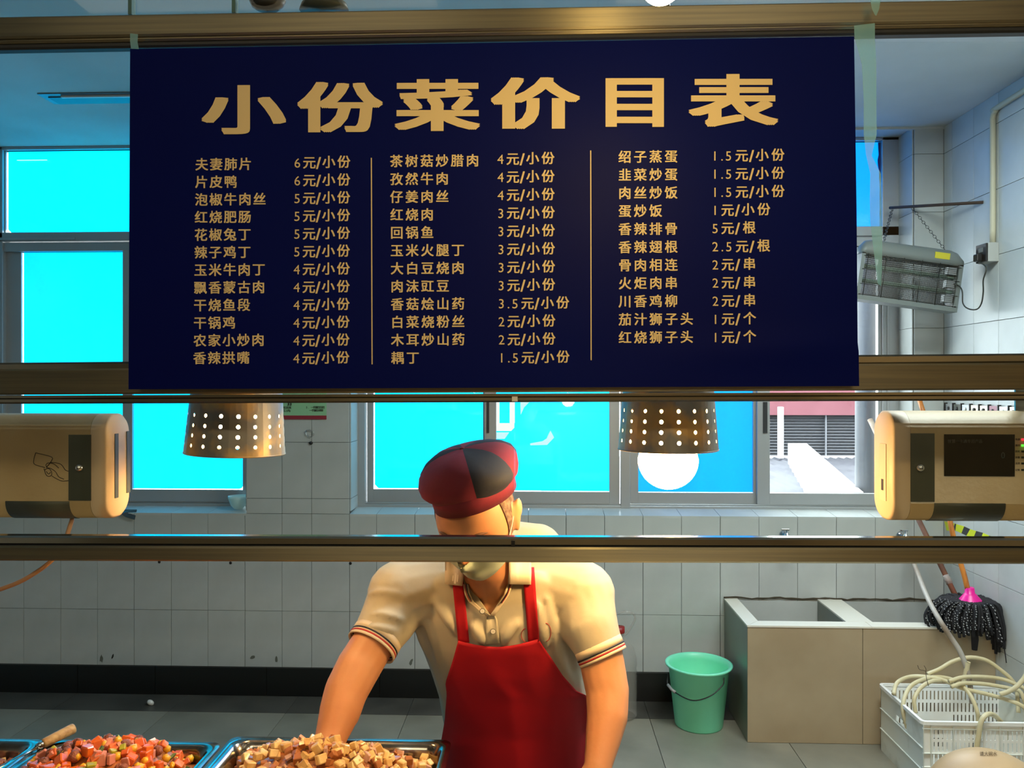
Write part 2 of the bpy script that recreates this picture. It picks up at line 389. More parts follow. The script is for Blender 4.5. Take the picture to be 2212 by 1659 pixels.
# ---------------------------------------------------------------- OUTSIDE
M_roof = mat('grey_metal_roof', rgb(94, 94, 100), .7, c2=rgb(78, 78, 86), scale=3)
rf = MB(); n = 90
for i in range(n):
    x0 = 0.0 + i * .09; k = .03
    rf.add([(x0, 4.7, .78), (x0 + .045, 4.7, .78 + k), (x0 + .09, 4.7, .78), (x0 - 0.0, 9.4, .80), (x0 + .045, 9.4, .80 + k), (x0 + .09, 9.4, .80)], [(0, 1, 4, 3), (1, 2, 5, 4)])
rf.obj('corrugated_roof', None, M_roof, 'grey corrugated metal roof outside the unfilmed window sash', 'roof')
pc = [(P(1702, 961, 8.6), P(1742, 961, 8.6)), (P(1776, 1052, 5.0), P(1850, 1052, 5.0))]
mb = MB(); vs = []
zt = 1.03
pc[1] = tuple(f_ + (n_ - f_) * (8.6 - 4.72) / (8.6 - 5.0) for f_, n_ in zip(pc[0], pc[1]))
for (a, b) in pc:
    vs += [(a.x, a.y, zt), (b.x, b.y, zt), (b.x, b.y, .79), (a.x, a.y, .79)]
mb.add(vs, [(0, 1, 2, 3), (7, 6, 5, 4), (0, 4, 5, 1), (1, 5, 6, 2), (2, 6, 7, 3), (3, 7, 4, 0)])
mb.obj('parapet', None, mat('white_concrete', rgb(238, 238, 236), .8), 'white concrete parapet running across the grey roof outside', 'parapet')
lb = empty('louvred_building', (P(1760, 990, 9.3).x, 9.3, .8), 'grey louvred building with a pink fascia band seen through the window', 'building')
xa, xb = P(1600, 900, 9.3).x, P(2150, 900, 9.3).x
MB().box(xa, xb + 1, 9.36, 9.6, .8, 1.5).obj('wall', lb, mat('dark_wall', rgb(58, 58, 62), .8))
z0 = P(1760, 985, 9.3).z; z1 = P(1760, 896, 9.3).z
ns = 14
for i in range(ns):
    zz = z0 + (z1 - z0) * (i + .5) / ns
    m = MB(); h = (z1 - z0) / ns * .42
    m.add([(xa, 9.28, zz - h), (xb, 9.28, zz - h), (xb, 9.33, zz + h), (xa, 9.33, zz + h), (xa, 9.285, zz - h - .004), (xb, 9.285, zz - h - .004), (xb, 9.336, zz + h - .004), (xa, 9.336, zz + h - .004)],
          [(0, 1, 2, 3), (7, 6, 5, 4), (0, 4, 5, 1), (1, 5, 6, 2), (2, 6, 7, 3), (3, 7, 4, 0)])
    m.obj('louvre_slat', lb, mat('louvre_grey', rgb(96, 96, 100), .6))
MB().box(xa, xb, 9.22, 9.34, z0 - .03, z0 + .005).obj('ledge', lb, MATS['white_concrete'])
MB().box(xa, xb + 1, 9.2, 9.6, z1, z1 + .55).obj('fascia', lb, mat('pink_fascia', rgb(132, 76, 84), .7, c2=rgb(120, 66, 74), scale=2))
MB().box(xa, xb + 1, 9.1, 11.6, z1 + .55, z1 + .65).obj('roof_slab', lb, M_roof)
MB().box(P(1783, 900, 9.25).x, P(1786, 900, 9.25).x, 9.25, 9.27, z0, z1).obj('stud', lb, mat('stud_grey', rgb(120, 120, 124), .6))
MB().box(P(1683, 900, 8.9).x, P(1693, 900, 8.9).x, 8.9, 8.96, P(1690, 990, 8.9).z, z1 + .1).obj('white_post', None, MATS['white_concrete'], 'slim white post standing in front of the louvred building outside', 'post')
pp = P(1872, 900, 4.95)
mb = MB().lathe([(.075, -1), (.075, 4.2)], (pp.x + .01, 4.95, 0), 32, cap=True)
mb.obj('column', None, mat('grey_column', rgb(112, 112, 112), .6, c2=rgb(96, 96, 98), scale=3, stretch=(6, 6, .4)), 'round grey column just outside the right window edge', 'column')
MB().box(-12, 14, 4.5, 16, -1.1, -1.0).obj('yard_ground', None, mat('yard_ground', rgb(150, 150, 145), .9), kind='structure')

# ---------------------------------------------------------------- SERVING SCREEN (steel rails + glass)
YR = 1.30
scr = empty('serving_screen', (0, YR, .8), 'stainless steel and glass serving screen of horizontal rails across the whole counter', 'screen')
def rail(pl, pr, w_px_l, w_px_r, d, name, m, yoff=0, parent=scr, r=.003):
    # rail between screen-left and screen-right points (top edge), height given in px at each end
    a = P(-260, pl, YR + yoff); b = P(2472, pr, YR + yoff)
    h0 = w_px_l * YR / F; h = h0
    prof = [(0, -r), (r, 0), (d - r, 0), (d, -r), (d, -h + r), (d - r, -h), (r, -h), (0, -h + r)]
    return MB().beam(a, b, prof).obj(name, parent, m)
# top edge y at x=-260 / 2472 from slopes
rail(40, -8, 48, 48, .04, 'top_rail', M_rail)
rail(40 + 48, -8 + 48, 10, 10, .03, 'rail_lip', M_rail, .004)
rail(40 + 58, -8 + 58, 14, 14, .02, 'glass_channel', M_aluD, .008)
rail(786, 761, 20, 20, .034, 'rail_lip', M_steelB, .006)
rail(799, 782, 57, 57, .045, 'middle_rail', M_rail)
rail(857, 847, 3, 3, .03, 'rail_lip', M_steelB, .004)
rail(860, 850, 14, 14, .022, 'glass_channel', M_steelB, .006)
rail(1157, 1164, 20, 20, .022, 'glass_channel', M_steelB, .006)
rail(1177, 1184, 3, 3, .03, 'rail_lip', M_aluD, .004)
rail(1179, 1186, 33, 33, .04, 'lower_rail', M_rail)
# glass panes
def pane(xl, xr, yt, yb, Y):
    MB().add([P(xl, yt, Y), P(xr, yt, Y), P(xr, yb, Y), P(xl, yb, Y), P(xl, yt, Y) + Vector((0, .005, 0)), P(xr, yt, Y) + Vector((0, .005, 0)), P(xr, yb, Y) + Vector((0, .005, 0)), P(xl, yb, Y) + Vector((0, .005, 0))],
             [(0, 1, 2, 3), (7, 6, 5, 4), (0, 4, 5, 1), (1, 5, 6, 2), (2, 6, 7, 3), (3, 7, 4, 0)]).obj('glass_pane', scr, G_scr)
pane(-250, 1111, 100, 790, 1.318); pane(1113, 2460, 90, 785, 1.318)
pane(-250, 1111, 866, 1160, 1.316); pane(1113, 2460, 862, 1162, 1.316)
pane(-250, 281, -300, 40, 1.318); pane(284, 504, -300, 34, 1.318); pane(507, 2460, -300, 26, 1.318)
for x in (281, 505):
    MB().box(PX(x - 4, 1.315), PX(x + 4, 1.315), 1.314, 1.327, P(0, 36, 1.315).z, 2.4).obj('pane_seam', scr, mat('silicone', rgb(70, 110, 112), .5))
MB().box(PX(1106, 1.3), PX(1118, 1.3), 1.297, 1.31, P(0, 866, 1.3).z, P(0, 856, 1.3).z).obj('channel_joint', scr, M_white)
MB().box(PX(1104, 1.3), PX(1112, 1.3), 1.3035, 1.31, P(0, 1179, 1.3).z, P(0, 1161, 1.3).z).obj('channel_joint', scr, M_black)
for x in (-250, 2462):
    a = P(x, 830, YR)
    MB().box(a.x - .02, a.x + .02, YR, YR + .04, .80, ZC, bev=.003).obj('post', scr, M_steel)
MB().box(P(-250, 0, YR).x, P(2462, 0, YR).x, YR, YR + .04, 2.40, 2.44, bev=.003).obj('head_rail', scr, M_steel)

# counter below, out of the photographed view but carrying the trays
ctr = empty('serving_counter', (0, 1.35, 0), 'stainless steel serving counter under the food trays', 'counter')
MB().box(-1.55, 1.5, .98, 1.70, .77, .80, bev=.004).obj('worktop', ctr, M_steel)
MB().box(-1.5, 1.45, 1.02, 1.66, .10, .77).obj('cabinet', ctr, M_steel)
MB().box(-1.48, 1.43, 1.06, 1.62, 0, .10).obj('plinth', ctr, M_black)

# ---------------------------------------------------------------- PRICE POSTER
pc4 = [(281, 106), (1845, 79), (1856, 834), (277.5, 841)]
def pmapY(x, y):
    s = (x - 281) / 1564.0; t = (y - 90) / 745.0
    w = .0010 * math.sin(7 * s + 2.0 * t) + .0016 * math.sin(3.1 * s - 5 * t)
    w += .0075 * max(0, s - .5) * math.exp(-((t - .93 + .10 * (s - .5)) / .05) ** 2) * math.sin(9 * s)
    return 1.2885 - .004 - w
M_post = mat('poster_vinyl', rgb(0, 14, 92), .5, c2=rgb(4, 12, 84), scale=1.5, spec=.07)
M_ink = mat('cream_lettering', rgb(236, 212, 158), .5)
poster = empty('price_list_poster', P(1065, 840, 1.285), 'dark blue price list poster with cream Chinese lettering fixed across the screen', 'poster')
mb = MB(); NX, NY = 80, 40; vs = []
for j in range(NY + 1):
    for i in range(NX + 1):
        s, t = i / NX, j / NY
        x = (1 - t) * ((1 - s) * pc4[0][0] + s * pc4[1][0]) + t * ((1 - s) * pc4[3][0] + s * pc4[2][0])
        y = (1 - t) * ((1 - s) * pc4[0][1] + s * pc4[1][1]) + t * ((1 - s) * pc4[3][1] + s * pc4[2][1])
        if i == NX and j > NY * .85: x += 0
        if s > .99 and t < .88: x -= 0 + 5 * max(0, (t - .5)) 
        vs.append(P(x, y, pmapY(x, y)))
n1 = len(vs); vs2 = [v + Vector((0, .0006, 0)) for v in vs]
fs = [(j * (NX + 1) + i, j * (NX + 1) + i + 1, (j + 1) * (NX + 1) + i + 1, (j + 1) * (NX + 1) + i) for j in range(NY) for i in range(NX)]
mb.add(vs + vs2, fs + [tuple(n1 + k for k in reversed(f)) for f in fs], 0, True)
mb.obj('sheet', poster, M_post, recalc=False)
# glyphs
GL = {}
def glyph(ch, off):
    k = (ch, off)
    if k in GL: return GL[k]
    c = bpy.data.curves.new('t', 'FONT'); c.body = ch; c.size = 1; c.offset = off; c.resolution_u = 3
    o = bpy.data.objects.new('t', c); COL.objects.link(o); bpy.context.view_layer.update()
    m = o.to_mesh(); v = [(q.co.x, q.co.y) for q in m.vertices]; f = [tuple(p.vertices) for p in m.polygons]
    o.to_mesh_clear(); bpy.data.objects.remove(o); bpy.data.curves.remove(c)
    GL[k] = (v, f); return GL[k]
def put(mb, ch, fx, fy, off, mapf):
    v, f = glyph(ch, 0.0)
    if off <= .006: sh_ = [(0, 0)]
    elif off < .026: sh_ = [(-off, -off * .6), (off, -off * .6), (-off, off * .6), (off, off * .6)]
    else: sh_ = [(dx * off, dy * off * .8) for dx in (-1.25, -.4, .4, 1.25) for dy in (-1, 0, 1)]
    x0_, x1_, y0_, y1_ = fx(0), fx(1), fy(0), fy(1); cx, cy = (x0_ + x1_) / 2, (y0_ + y1_) / 2
    o_ = mapf(cx, cy); ex = (mapf(x1_, cy) - mapf(x0_, cy)) / (x1_ - x0_); ey = (mapf(cx, y1_) - mapf(cx, y0_)) / (y1_ - y0_)
    for k, (dx, dy) in enumerate(sh_):
        lift = Vector((0, -2.5e-5 * k, 0))
        mb.add([o_ + ex * (fx(a + dx) - cx) + ey * (fy(b + dy) - cy) + lift for a, b in v], f)
def pm(x, y): return P(x, y, pmapY(x, y) - .0008)
pmt = lambda x, y: P(x, y, pmapY(x, y) - .0013)
t = MB()
for ch, (x0, x1, y0, y1) in zip('小份菜价目表', [(435, 618, 184, 290), (642, 827, 177, 286), (852, 1037, 171, 283), (1060, 1253, 167, 279), (1308, 1434, 169, 274), (1487, 1681, 160, 274)]):
    v, f = glyph(ch, 0.0); ox_ = .035; oy_ = .022; ax = min(a for a, b in v) - ox_; bx = max(a for a, b in v) + ox_; ay = min(b for a, b in v) - oy_; by = max(b for a, b in v) + oy_
    put(t, ch, lambda a: x0 + (a - ax) / (bx - ax) * (x1 - x0), lambda b: y1 - (b - ay) / (by - ay) * (y1 - y0), .028, pmt)
t.obj('title_lettering', poster, M_ink, recalc=False)
EM = 28.5
def cjk(mb, ch, x, yc, off=.021, em=EM, mp=pm):
    put(mb, ch, lambda a: x + (a - .035) * em, lambda b: yc - (b - .375) * em, off, mp)
def latin(mb, ch, x, yb, em, off=.004, mp=pm, sx=1.0):
    put(mb, ch, lambda a: x + a * em * sx, lambda b: yb - b * em, off, mp)
C1 = [('夫妻肺片', '6', '小份'), ('片皮鸭', '6', '小份'), ('泡椒牛肉丝', '5', '小份'), ('红烧肥肠', '5', '小份'), ('花椒兔丁', '5', '小份'), ('辣子鸡丁', '5', '小份'), ('玉米牛肉丁', '4', '小份'), ('飘香蒙古肉', '4', '小份'), ('干烧鱼段', '4', '小份'), ('干锅鸡', '4', '小份'), ('农家小炒肉', '4', '小份'), ('香辣拱嘴', '4', '小份')]
C2 = [('茶树菇炒腊肉', '4', '小份'), ('孜然牛肉', '4', '小份'), ('仔姜肉丝', '4', '小份'), ('红烧肉', '3', '小份'), ('回锅鱼', '3', '小份'), ('玉米火腿丁', '3', '小份'), ('大白豆烧肉', '3', '小份'), ('肉沫豇豆', '3', '小份'), ('香菇烩山药', '3.5', '小份'), ('白菜烧粉丝', '2', '小份'), ('木耳炒山药', '2', '小份'), ('耦丁', '1.5', '小份')]
C3 = [('绍子蒸蛋', '1.5', '小份'), ('韭菜炒蛋', '1.5', '小份'), ('肉丝炒饭', '1.5', '小份'), ('蛋炒饭', '1', '小份'), ('香辣排骨', '5', '根'), ('香辣翅根', '2.5', '根'), ('骨肉相连', '2', '串'), ('火炬肉串', '2', '串'), ('川香鸡柳', '2', '串'), ('茄汁狮子头', '1', '个'), ('红烧狮子头', '1', '个')]
def column(rows, nx0, nx1, pitch, ny0, ny1, px0, px1, py0, py1, sc):
    N = len(rows)
    for k, (nm, pr, un) in enumerate(rows):
        q = k / (N - 1); x = nx0 + (nx1 - nx0) * q; y = ny0 + (ny1 - ny0) * q
        m = MB()
        for i, ch in enumerate(nm): cjk(m, ch, x + i * pitch, y - i * pitch * .010)
        m.obj('dish_name', poster, M_ink, recalc=False)
        x = px0 + (px1 - px0) * q; y = py0 + (py1 - py0) * q; m = MB(); yb = y + 11.5
        if len(pr) > 1:
            latin(m, pr[0], x - 1, yb, 29); latin(m, '.', x + 18.5, yb, 29); latin(m, pr[2], x + 28.5, yb, 29); x2 = x + 29.5 * sc
        else:
            latin(m, pr, x - 1, yb, 29); x2 = x
        cjk(m, '元', x2 + 19 * sc, y + .5)
        latin(m, '/', x2 + 47 * sc, yb + 2.5, 36, .02)
        if len(un) == 2: cjk(m, un[0], x2 + 61 * sc, y - .8); cjk(m, un[1], x2 + 93.5 * sc, y - 1.2)
        else: cjk(m, un, x2 + 63.5 * sc, y - 1)
        m.obj('price_lettering', poster, M_ink, recalc=False)
column(C1, 422.5, 418, 31.4, 355, 773.5, 636, 634, 350.5, 773, 1.0)
column(C2, 843, 845.5, 32.9, 348, 773, 1075, 1077.5, 342.5, 771.5, 1.02)
column(C3, 1336.5, 1337, 33.3, 338.7, 729, 1538, 1539.5, 335.3, 727.5, 1.05)
for (x0, y0, x1, y1) in ((802.2, 341, 803.8, 787), (1276, 325, 1277, 778)):
    m = MB(); K = 16
    pts = []
    for k in range(K + 1):
        a = k / K; x = x0 + (x1 - x0) * a; y = y0 + (y1 - y0) * a; pts += [pm(x - 1.2, y), pm(x + 1.2, y)]
    m.add(pts, [(2 * k, 2 * k + 1, 2 * k + 3, 2 * k + 2) for k in range(K)]); m.obj('divider_line', poster, M_ink, recalc=False)
# clear tape
M_tape = mat('clear_tape', rgb(150, 215, 225), .3, alpha=.38, bump=.2, bscale=30)
def ribbon(par, pts, name, m, label=None, cat=None, wav=.002):
    mb = MB(); vs = []
    for k, (xa, ya, xb, yb) in enumerate(pts):
        Y = 1.283 + wav * math.sin(k * 1.7)
        vs += [P(xa, ya, Y), P(xb, yb, Y - .001)]
    n = len(vs); v2 = [v + Vector((0, .0003, 0)) for v in vs]; K = len(pts) - 1
    fs = [(2 * k, 2 * k + 1, 2 * k + 3, 2 * k + 2) for k in range(K)]
    mb.add(vs + v2, fs + [tuple(n + q for q in reversed(f)) for f in fs], 0, True)
    return mb.obj(name, par, m, label, cat, recalc=False)
ribbon(None, [(1845, 55, 1890, 50), (1846, 80, 1890, 80), (1862, 140, 1893, 140), (1866, 220, 1893, 220), (1866, 290, 1894, 290), (1871, 335, 1883, 336), (1880, 375, 1903, 375), (1879, 430, 1905, 430), (1880, 480, 1905, 490), (1886, 530, 1906, 530), (1892, 580, 1905, 590), (1896, 612, 1903, 618)],
       'tape_strip', M_tape, 'long peeling strip of clear tape hanging beside the right poster edge', 'tape')
ribbon(None, [(281, 72, 298, 74), (281, 90, 297, 92), (283, 105, 300, 106)], 'tape_strip', M_tape, 'short piece of clear tape at the top left poster corner', 'tape', 0)
ribbon(None, [(1880, 0, 1903, -4), (1884, 20, 1899, 20), (1890, 32, 1893, 34)], 'tape_strip', M_tape, 'small pointed piece of clear tape on the top rail at right', 'tape', 0)

# ---------------------------------------------------------------- HEAT LAMPS
M_shade = mat('worn_copper_shade', rgb(232, 184, 112), .42, .4, c2=rgb(150, 144, 136), scale=9, bump=.05, bscale=25, thr=(.45, .58))
M_shadeIn = mat('shade_inner', rgb(255, 240, 215), .6)
M_bulb = emat('heat_bulb', (1.0, .60, .22), BULB)
M_bulbL = emat('heat_bulb_dim', (1.0, .60, .24), BULB * .95)
def heat_lamp(cx, ybot, Y, tilt, label, bulbm, bulb_dy):
    base = P(cx, ybot, Y); k = Y / F
    R1 = 106 * k; R0 = 97.5 * k; H = 107 * k
    root = empty('heat_lamp', base, label, 'lamp', 'food warming lamps')
    Mx = Matrix.Rotation(tilt, 4, 'Y')
    NA, rows = 18, [(-94, -72), (-73, -51), (-51, -30), (-30, -9)]
    def pt(ang, d, r_off=0):       # d = height above the rim in px (0..)
        h = d * k; r = R1 - (R1 - R0) * h / H + r_off
        if d > 150: r = R1 - (R1 - R0) * 150 * k / H + r_off
        return Mx @ Vector((r * math.cos(ang), r * math.sin(ang), h)) + base
    mo = MB(); mi = MB()
    def band(mb, off, d0, d1, holes):
        for a in range(NA):
            a0 = 2 * math.pi * (a + .0) / NA + .06; a1 = 2 * math.pi * (a + 1.0) / NA + .06
            if not holes:
                S = 3
                for q in range(S):
                    b0 = a0 + (a1 - a0) * q / S; b1 = a0 + (a1 - a0) * (q + 1) / S
                    mb.add([pt(b0, d0, off), pt(b1, d0, off), pt(b1, d1, off), pt(b0, d1, off)], [(0, 1, 2, 3)], 0, True)
            else:
                am = (a0 + a1) / 2; dm = (d0 + d1) / 2; hr = 4.2; ha = hr * k / R1
                outer = []; inner = []; N = 12
                for q in range(N):
                    th = 2 * math.pi * q / N + math.pi / 4; c, s_ = math.cos(th), math.sin(th)
                    inner.append(pt(am + ha * c, dm + hr * s_, off))
                    sc = 1 / max(abs(c), abs(s_)); outer.append(pt(am + (a1 - a0) / 2 * c * sc, dm + (d1 - d0) / 2 * s_ * sc, off))
                mb.add(outer + inner, [(q, (q + 1) % N, N + (q + 1) % N, N + q) for q in range(N)], 0, True)
    for mb, off in ((mo, 0), (mi, -.0012)):
        band(mb, off, 0, 9, False)
        for d0, d1 in ((9.5, 31), (31, 52), (52, 73.5), (73.5, 95)): band(mb, off, d0 - .25 if d0 > 10 else 9, d1 - .25 if d1 < 95 else 95, True)
        band(mb, off, 95, 150, False)
    # conical top and neck
    Rt = R1 - (R1 - R0) * 150 * k / H
    prof = [(Rt, 150 * k), (Rt * .8, 166 * k), (Rt * .45, 178 * k), (.022, 186 * k), (.022, 215 * k), (.008, 222 * k)]
    mo.lathe(prof, base, 36, Mx); mi.lathe([(r - .0012, z - .0012) for r, z in prof[:5]], base, 36, Mx)
    bmesh_weld = lambda mb: mb
    sh = mo.obj('lamp_shade', root, M_shade); mi.obj('shade_lining', sh, M_shadeIn)
    rim = MB(); ring = [pt(2 * math.pi * q / 48, 0, -.0006) for q in range(49)]; rim.tube(ring, .0016, 6, cap=False); rim.obj('rim', root, M_shade)
    bc = base + Vector((0, 0, bulb_dy * k)) ; bs_ = 1.6 if bulb_dy < 0 else 1.0
    MB().lathe([(r_ * bs_, z_) for r_, z_ in [(max(.0005, .036 * math.cos(-math.pi / 2 + math.pi / 2 * k_ / 12)), .036 * bs_ * math.sin(-math.pi / 2 + math.pi / 2 * k_ / 12)) for k_ in range(13)] + [(.034, .012), (.029, .024), (.021, .038), (.015, .055), (.0125, .07), (.0085, .1)]], bc, 48).obj('bulb', root, bulbm)
    MB().lathe([(.0145, .085), (.0165, .09), (.0165, .14), (.001, .14)], bc, 20).obj('socket', root, M_white)
    topz = base.z + 220 * k
    MB().tube([(base.x, base.y, topz - .004), (base.x, base.y, ZC)], .004, 8).obj('cord', root, M_black)
    return root
heat_lamp(508, 978, 1.55, .035, 'left heat lamp with worn perforated copper shade and hidden bulb, over the vegetable tray', M_bulbL, 55)
heat_lamp(1443, 970, 1.55, .0, 'right heat lamp with glowing bulb below its perforated copper shade', M_bulb, -22)
# customer-side bulb just above the top rail
cb = P(1428, -36, .85)
cl = empty('pendant_bulb', cb, 'bare warm bulb hanging at the very top edge above the poster title', 'lamp')
MB().ball(cb, .022, 20).obj('bulb', cl, emat('hall_bulb', (1.0, .68, .24), 260))
MB().lathe([(.012, .017), (.014, .022), (.014, .06), (.004, .065)], cb, 16).obj('socket', cl, M_black)
MB().tube([cb + Vector((0, 0, .06)), (cb.x, cb.y, ZC)], .003, 6).obj('cord', cl, M_black)
# added ceiling lights on the unseen dining side, brightening poster and rails
for i, (x, y) in enumerate(((-.95, .10), (.85, .10), (-.9, -2.4), (.9, -2.4))):
    h = empty('ceiling_light', (x, y, ZC), ['ceiling panel light over the dining side, front left', 'ceiling panel light over the dining side, front right', 'ceiling panel light over the dining side, rear left', 'ceiling panel light over the dining side, rear right'][i], 'ceiling light', 'hall ceiling lights')
    MB().box(x - .62, x + .62, y - .17, y + .17, ZC - .05, ZC - .0, bev=.006).obj('housing', h, M_white)
    MB().box(x - .6, x + .6, y - .15, y + .15, ZC - .056, ZC - .05).obj('diffuser', h, emat('hall_panel' + str(i), (1.0, .82, .54), (2.4, 2.4, 24, 44)[i] * HALL))
for i, (x, y, e) in enumerate(((1.2, 2.45, 58), (-1.75, 2.30, .6))):  # panels added out of view to brighten walls, floor and trough
    h = empty('kitchen_light', (x, y, ZC), ['cool white kitchen ceiling panel above the right corner, over the trough side', 'cool white kitchen ceiling panel above the left tiled wall'][i], 'ceiling light', 'kitchen ceiling lights')
    MB().box(x - .62, x + .62, y - .17, y + .17, ZC - .05, ZC - .0, bev=.006).obj('housing', h, M_white)
    MB().box(x - .6, x + .6, y - .15, y + .15, ZC - .056, ZC - .05).obj('diffuser', h, emat('kitchen_panel' + str(i), (.90, 1.0, .98), e))
# unlit kitchen strip light on the ceiling at left
kl = empty('strip_light', (PX(300, 3.6), 3.63, ZC), 'unlit recessed strip light in the kitchen ceiling left of the poster', 'ceiling light')
xl = P(80, 192, 3.57).x
MB().box(xl, xl + 1.35, 3.57, 3.70, ZC - .006, ZC - .0).obj('trim_frame', kl, mat('steel_blue_trim', rgb(110, 130, 140), .35, .5))
MB().box(xl + .1, xl + 1.25, 3.585, 3.60, ZC - .016, ZC - .006, bev=.002).obj('tube', kl, M_white)
MB().box(xl + .03, xl + 1.32, 3.605, 3.69, ZC - .010, ZC - .006).obj('reflector', kl, mat('dark_reflector', rgb(60, 80, 95), .3, .6))

# ---------------------------------------------------------------- CARD TERMINALS
M_beige = mat('beige_plastic', rgb(196, 170, 124), .5, c2=rgb(182, 154, 108), scale=5, bump=.05, bscale=90)
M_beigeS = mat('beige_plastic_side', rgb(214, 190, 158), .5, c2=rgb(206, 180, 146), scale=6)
M_pgrey = mat('slate_plastic', rgb(74, 80, 70), .45, c2=rgb(62, 68, 60), scale=10)
def rrect(y0, y1, z0, z1, r, n=6):
    out = []
    for cy, cz, a0 in ((y0 + r[0], z0 + r[0], math.pi), (y1 - r[1], z0 + r[1], 1.5 * math.pi), (y1 - r[1], z1 - r[1], 0), (y0 + r[0], z1 - r[0], .5 * math.pi)):
        rr = r[0] if cy < (y0 + y1) / 2 else r[1]
        for k in range(n + 1):
            a = a0 + k * math.pi / 2 / n; out.append((cy + rr * math.cos(a), cz + rr * math.sin(a)))
    return out
YT = 1.42
def terminal(xa, xb, z0, z1, label, side):
    r = empty('card_terminal', ((xa + xb) / 2, YT + .04, z0), label, 'card terminal', 'canteen card terminals')
    pr = rrect(YT, YT + .082, z0, z1, (.034, .036), 8)
    def body(x0, x1, inset):
        rings = []
        cy, cz = YT + .041, (z0 + z1) / 2
        for x, s in ((x0, 1 - inset[0]), (x0 + .004 * (inset[0] > 0), 1), (x1 - .004 * (inset[1] > 0), 1), (x1, 1 - inset[1])):
            rings.append([Vector((x, cy + (y - cy) * s, cz + (z - cz) * s)) for y, z in pr])
        return MB().loft(rings, smooth=True)
    e = .03
    body(xa + e, xb - e, (0, 0)).obj('case', r, M_beige)
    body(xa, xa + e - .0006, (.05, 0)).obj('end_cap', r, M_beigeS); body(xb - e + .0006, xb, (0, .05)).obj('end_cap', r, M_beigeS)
    return r
def tp(x, y, off=0.0): return P(x, y, YT - off)
def plate(par, x0, y0, x1, y1, name, m, t=.0015, off=0.0, bev=.0):
    a = tp(x0, y0, off); b = tp(x1, y1, off)
    return MB().box(min(a.x, b.x), max(a.x, b.x), YT - off - t, YT - off + .0005, min(a.z, b.z), max(a.z, b.z), bev=bev).obj(name, par, m)
zR1 = P(0, 887, YT + .06).z; zR0 = P(0, 1126, YT + .04).z
xR = tp(1965, 1000).x - .028
# right terminal: left end cap seen from the side
TR = terminal(xR - .0, xR + .33, P(2000, 1126, YT + .02).z, P(2000, 888, YT + .02).z, 'right beige card terminal with black display behind the glass', 1)
plate(TR, 1967, 936, 2018, 1084, 'side_panel', M_pgrey, .0016)
pc_ = tp(1986, 1010)
MB().lathe([(.001, .009), (.004, .008), (.0065, .0055), (.0075, 0)], pc_ + Vector((0, -.0015, 0)), 20, Matrix.Rotation(math.pi / 2, 4, 'X')).obj('lock', TR, M_chrome)
sc_ = plate(TR, 2039, 938, 2191, 1029, 'display', mat('display_black', rgb(14, 14, 12), .15), .0016)
def txt(par, s, x, yc, em, Y, m, name, off=.0, sp=1.0, lat=False):
    mb = MB(); mp = lambda a, b: P(a, b, Y)
    for i, ch in enumerate(s):
        if ch == ' ': continue
        put(mb, ch, lambda a: x + i * em * sp + a * em, lambda b: yc - (b - .375) * em, off, mp)
    return mb.obj(name, par, m, recalc=False)
M_dimtx = mat('dim_display_text', rgb(62, 62, 58), .5); M_dkt = mat('dark_print', rgb(48, 36, 20), .6)
txt(sc_, '智慧一卡通专用产品', 2047, 953, 8.4, YT - .0020, M_dimtx, 'lettering', .01)
z = P(2163, 983, 0).z
txt(sc_, '0', 2162, 983, 19, YT - .0020, mat('dim_digit', rgb(50, 60, 60), .5), 'digit', -.02)
for i, (y, s, c) in enumerate(((949, '电源', (1, .03, .05)), (962, '通讯', (.1, 1, .05)), (975, '脱机', None), (988, '余额', None), (1001, '消费', None), (1015, '记账', None))):
    txt(TR, s, 2193, y, 5.2, YT - .0008, M_dkt, 'led_label', .015)
    if c: m = emat('led_' + str(i), c, 1.6)
    else: m = mat('led_off' + str(i % 2), (rgb(30, 44, 26), rgb(86, 36, 22))[i > 3], .4)
    plate(TR, 2206, y - 2, 2216, y + 2.2, 'led', m, .0012)
# lower dark lip (follows the rounded bottom)
def lip(par, x0, x1, zc0):
    rings = []
    pr = []
    for k in range(9):
        a = math.pi + k * (math.pi / 2) / 8 * .95
        pr.append((YT + .034 + .0352 * math.cos(a), zc0 + .034 + .0352 * math.sin(a)))
    pr2 = [(y + .0025 * 0 + .002, z + .002) for y, z in reversed(pr)]
    pr = pr + pr2
    MB().loft([[Vector((x, y, z)) for y, z in pr] for x in (x0, x1)]).obj('battery_lip', par, M_pgrey)
lip(TR, tp(2018, 0).x, tp(2172, 0).x, P(2000, 1126, YT + .02).z)
e = tp(1940, 0).x
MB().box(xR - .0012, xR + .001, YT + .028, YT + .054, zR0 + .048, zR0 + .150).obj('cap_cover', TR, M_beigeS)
MB().box(xR - .0018, xR + .001, YT + .038, YT + .046, zR0 + .066, zR0 + .086).obj('port', TR, M_dkt)
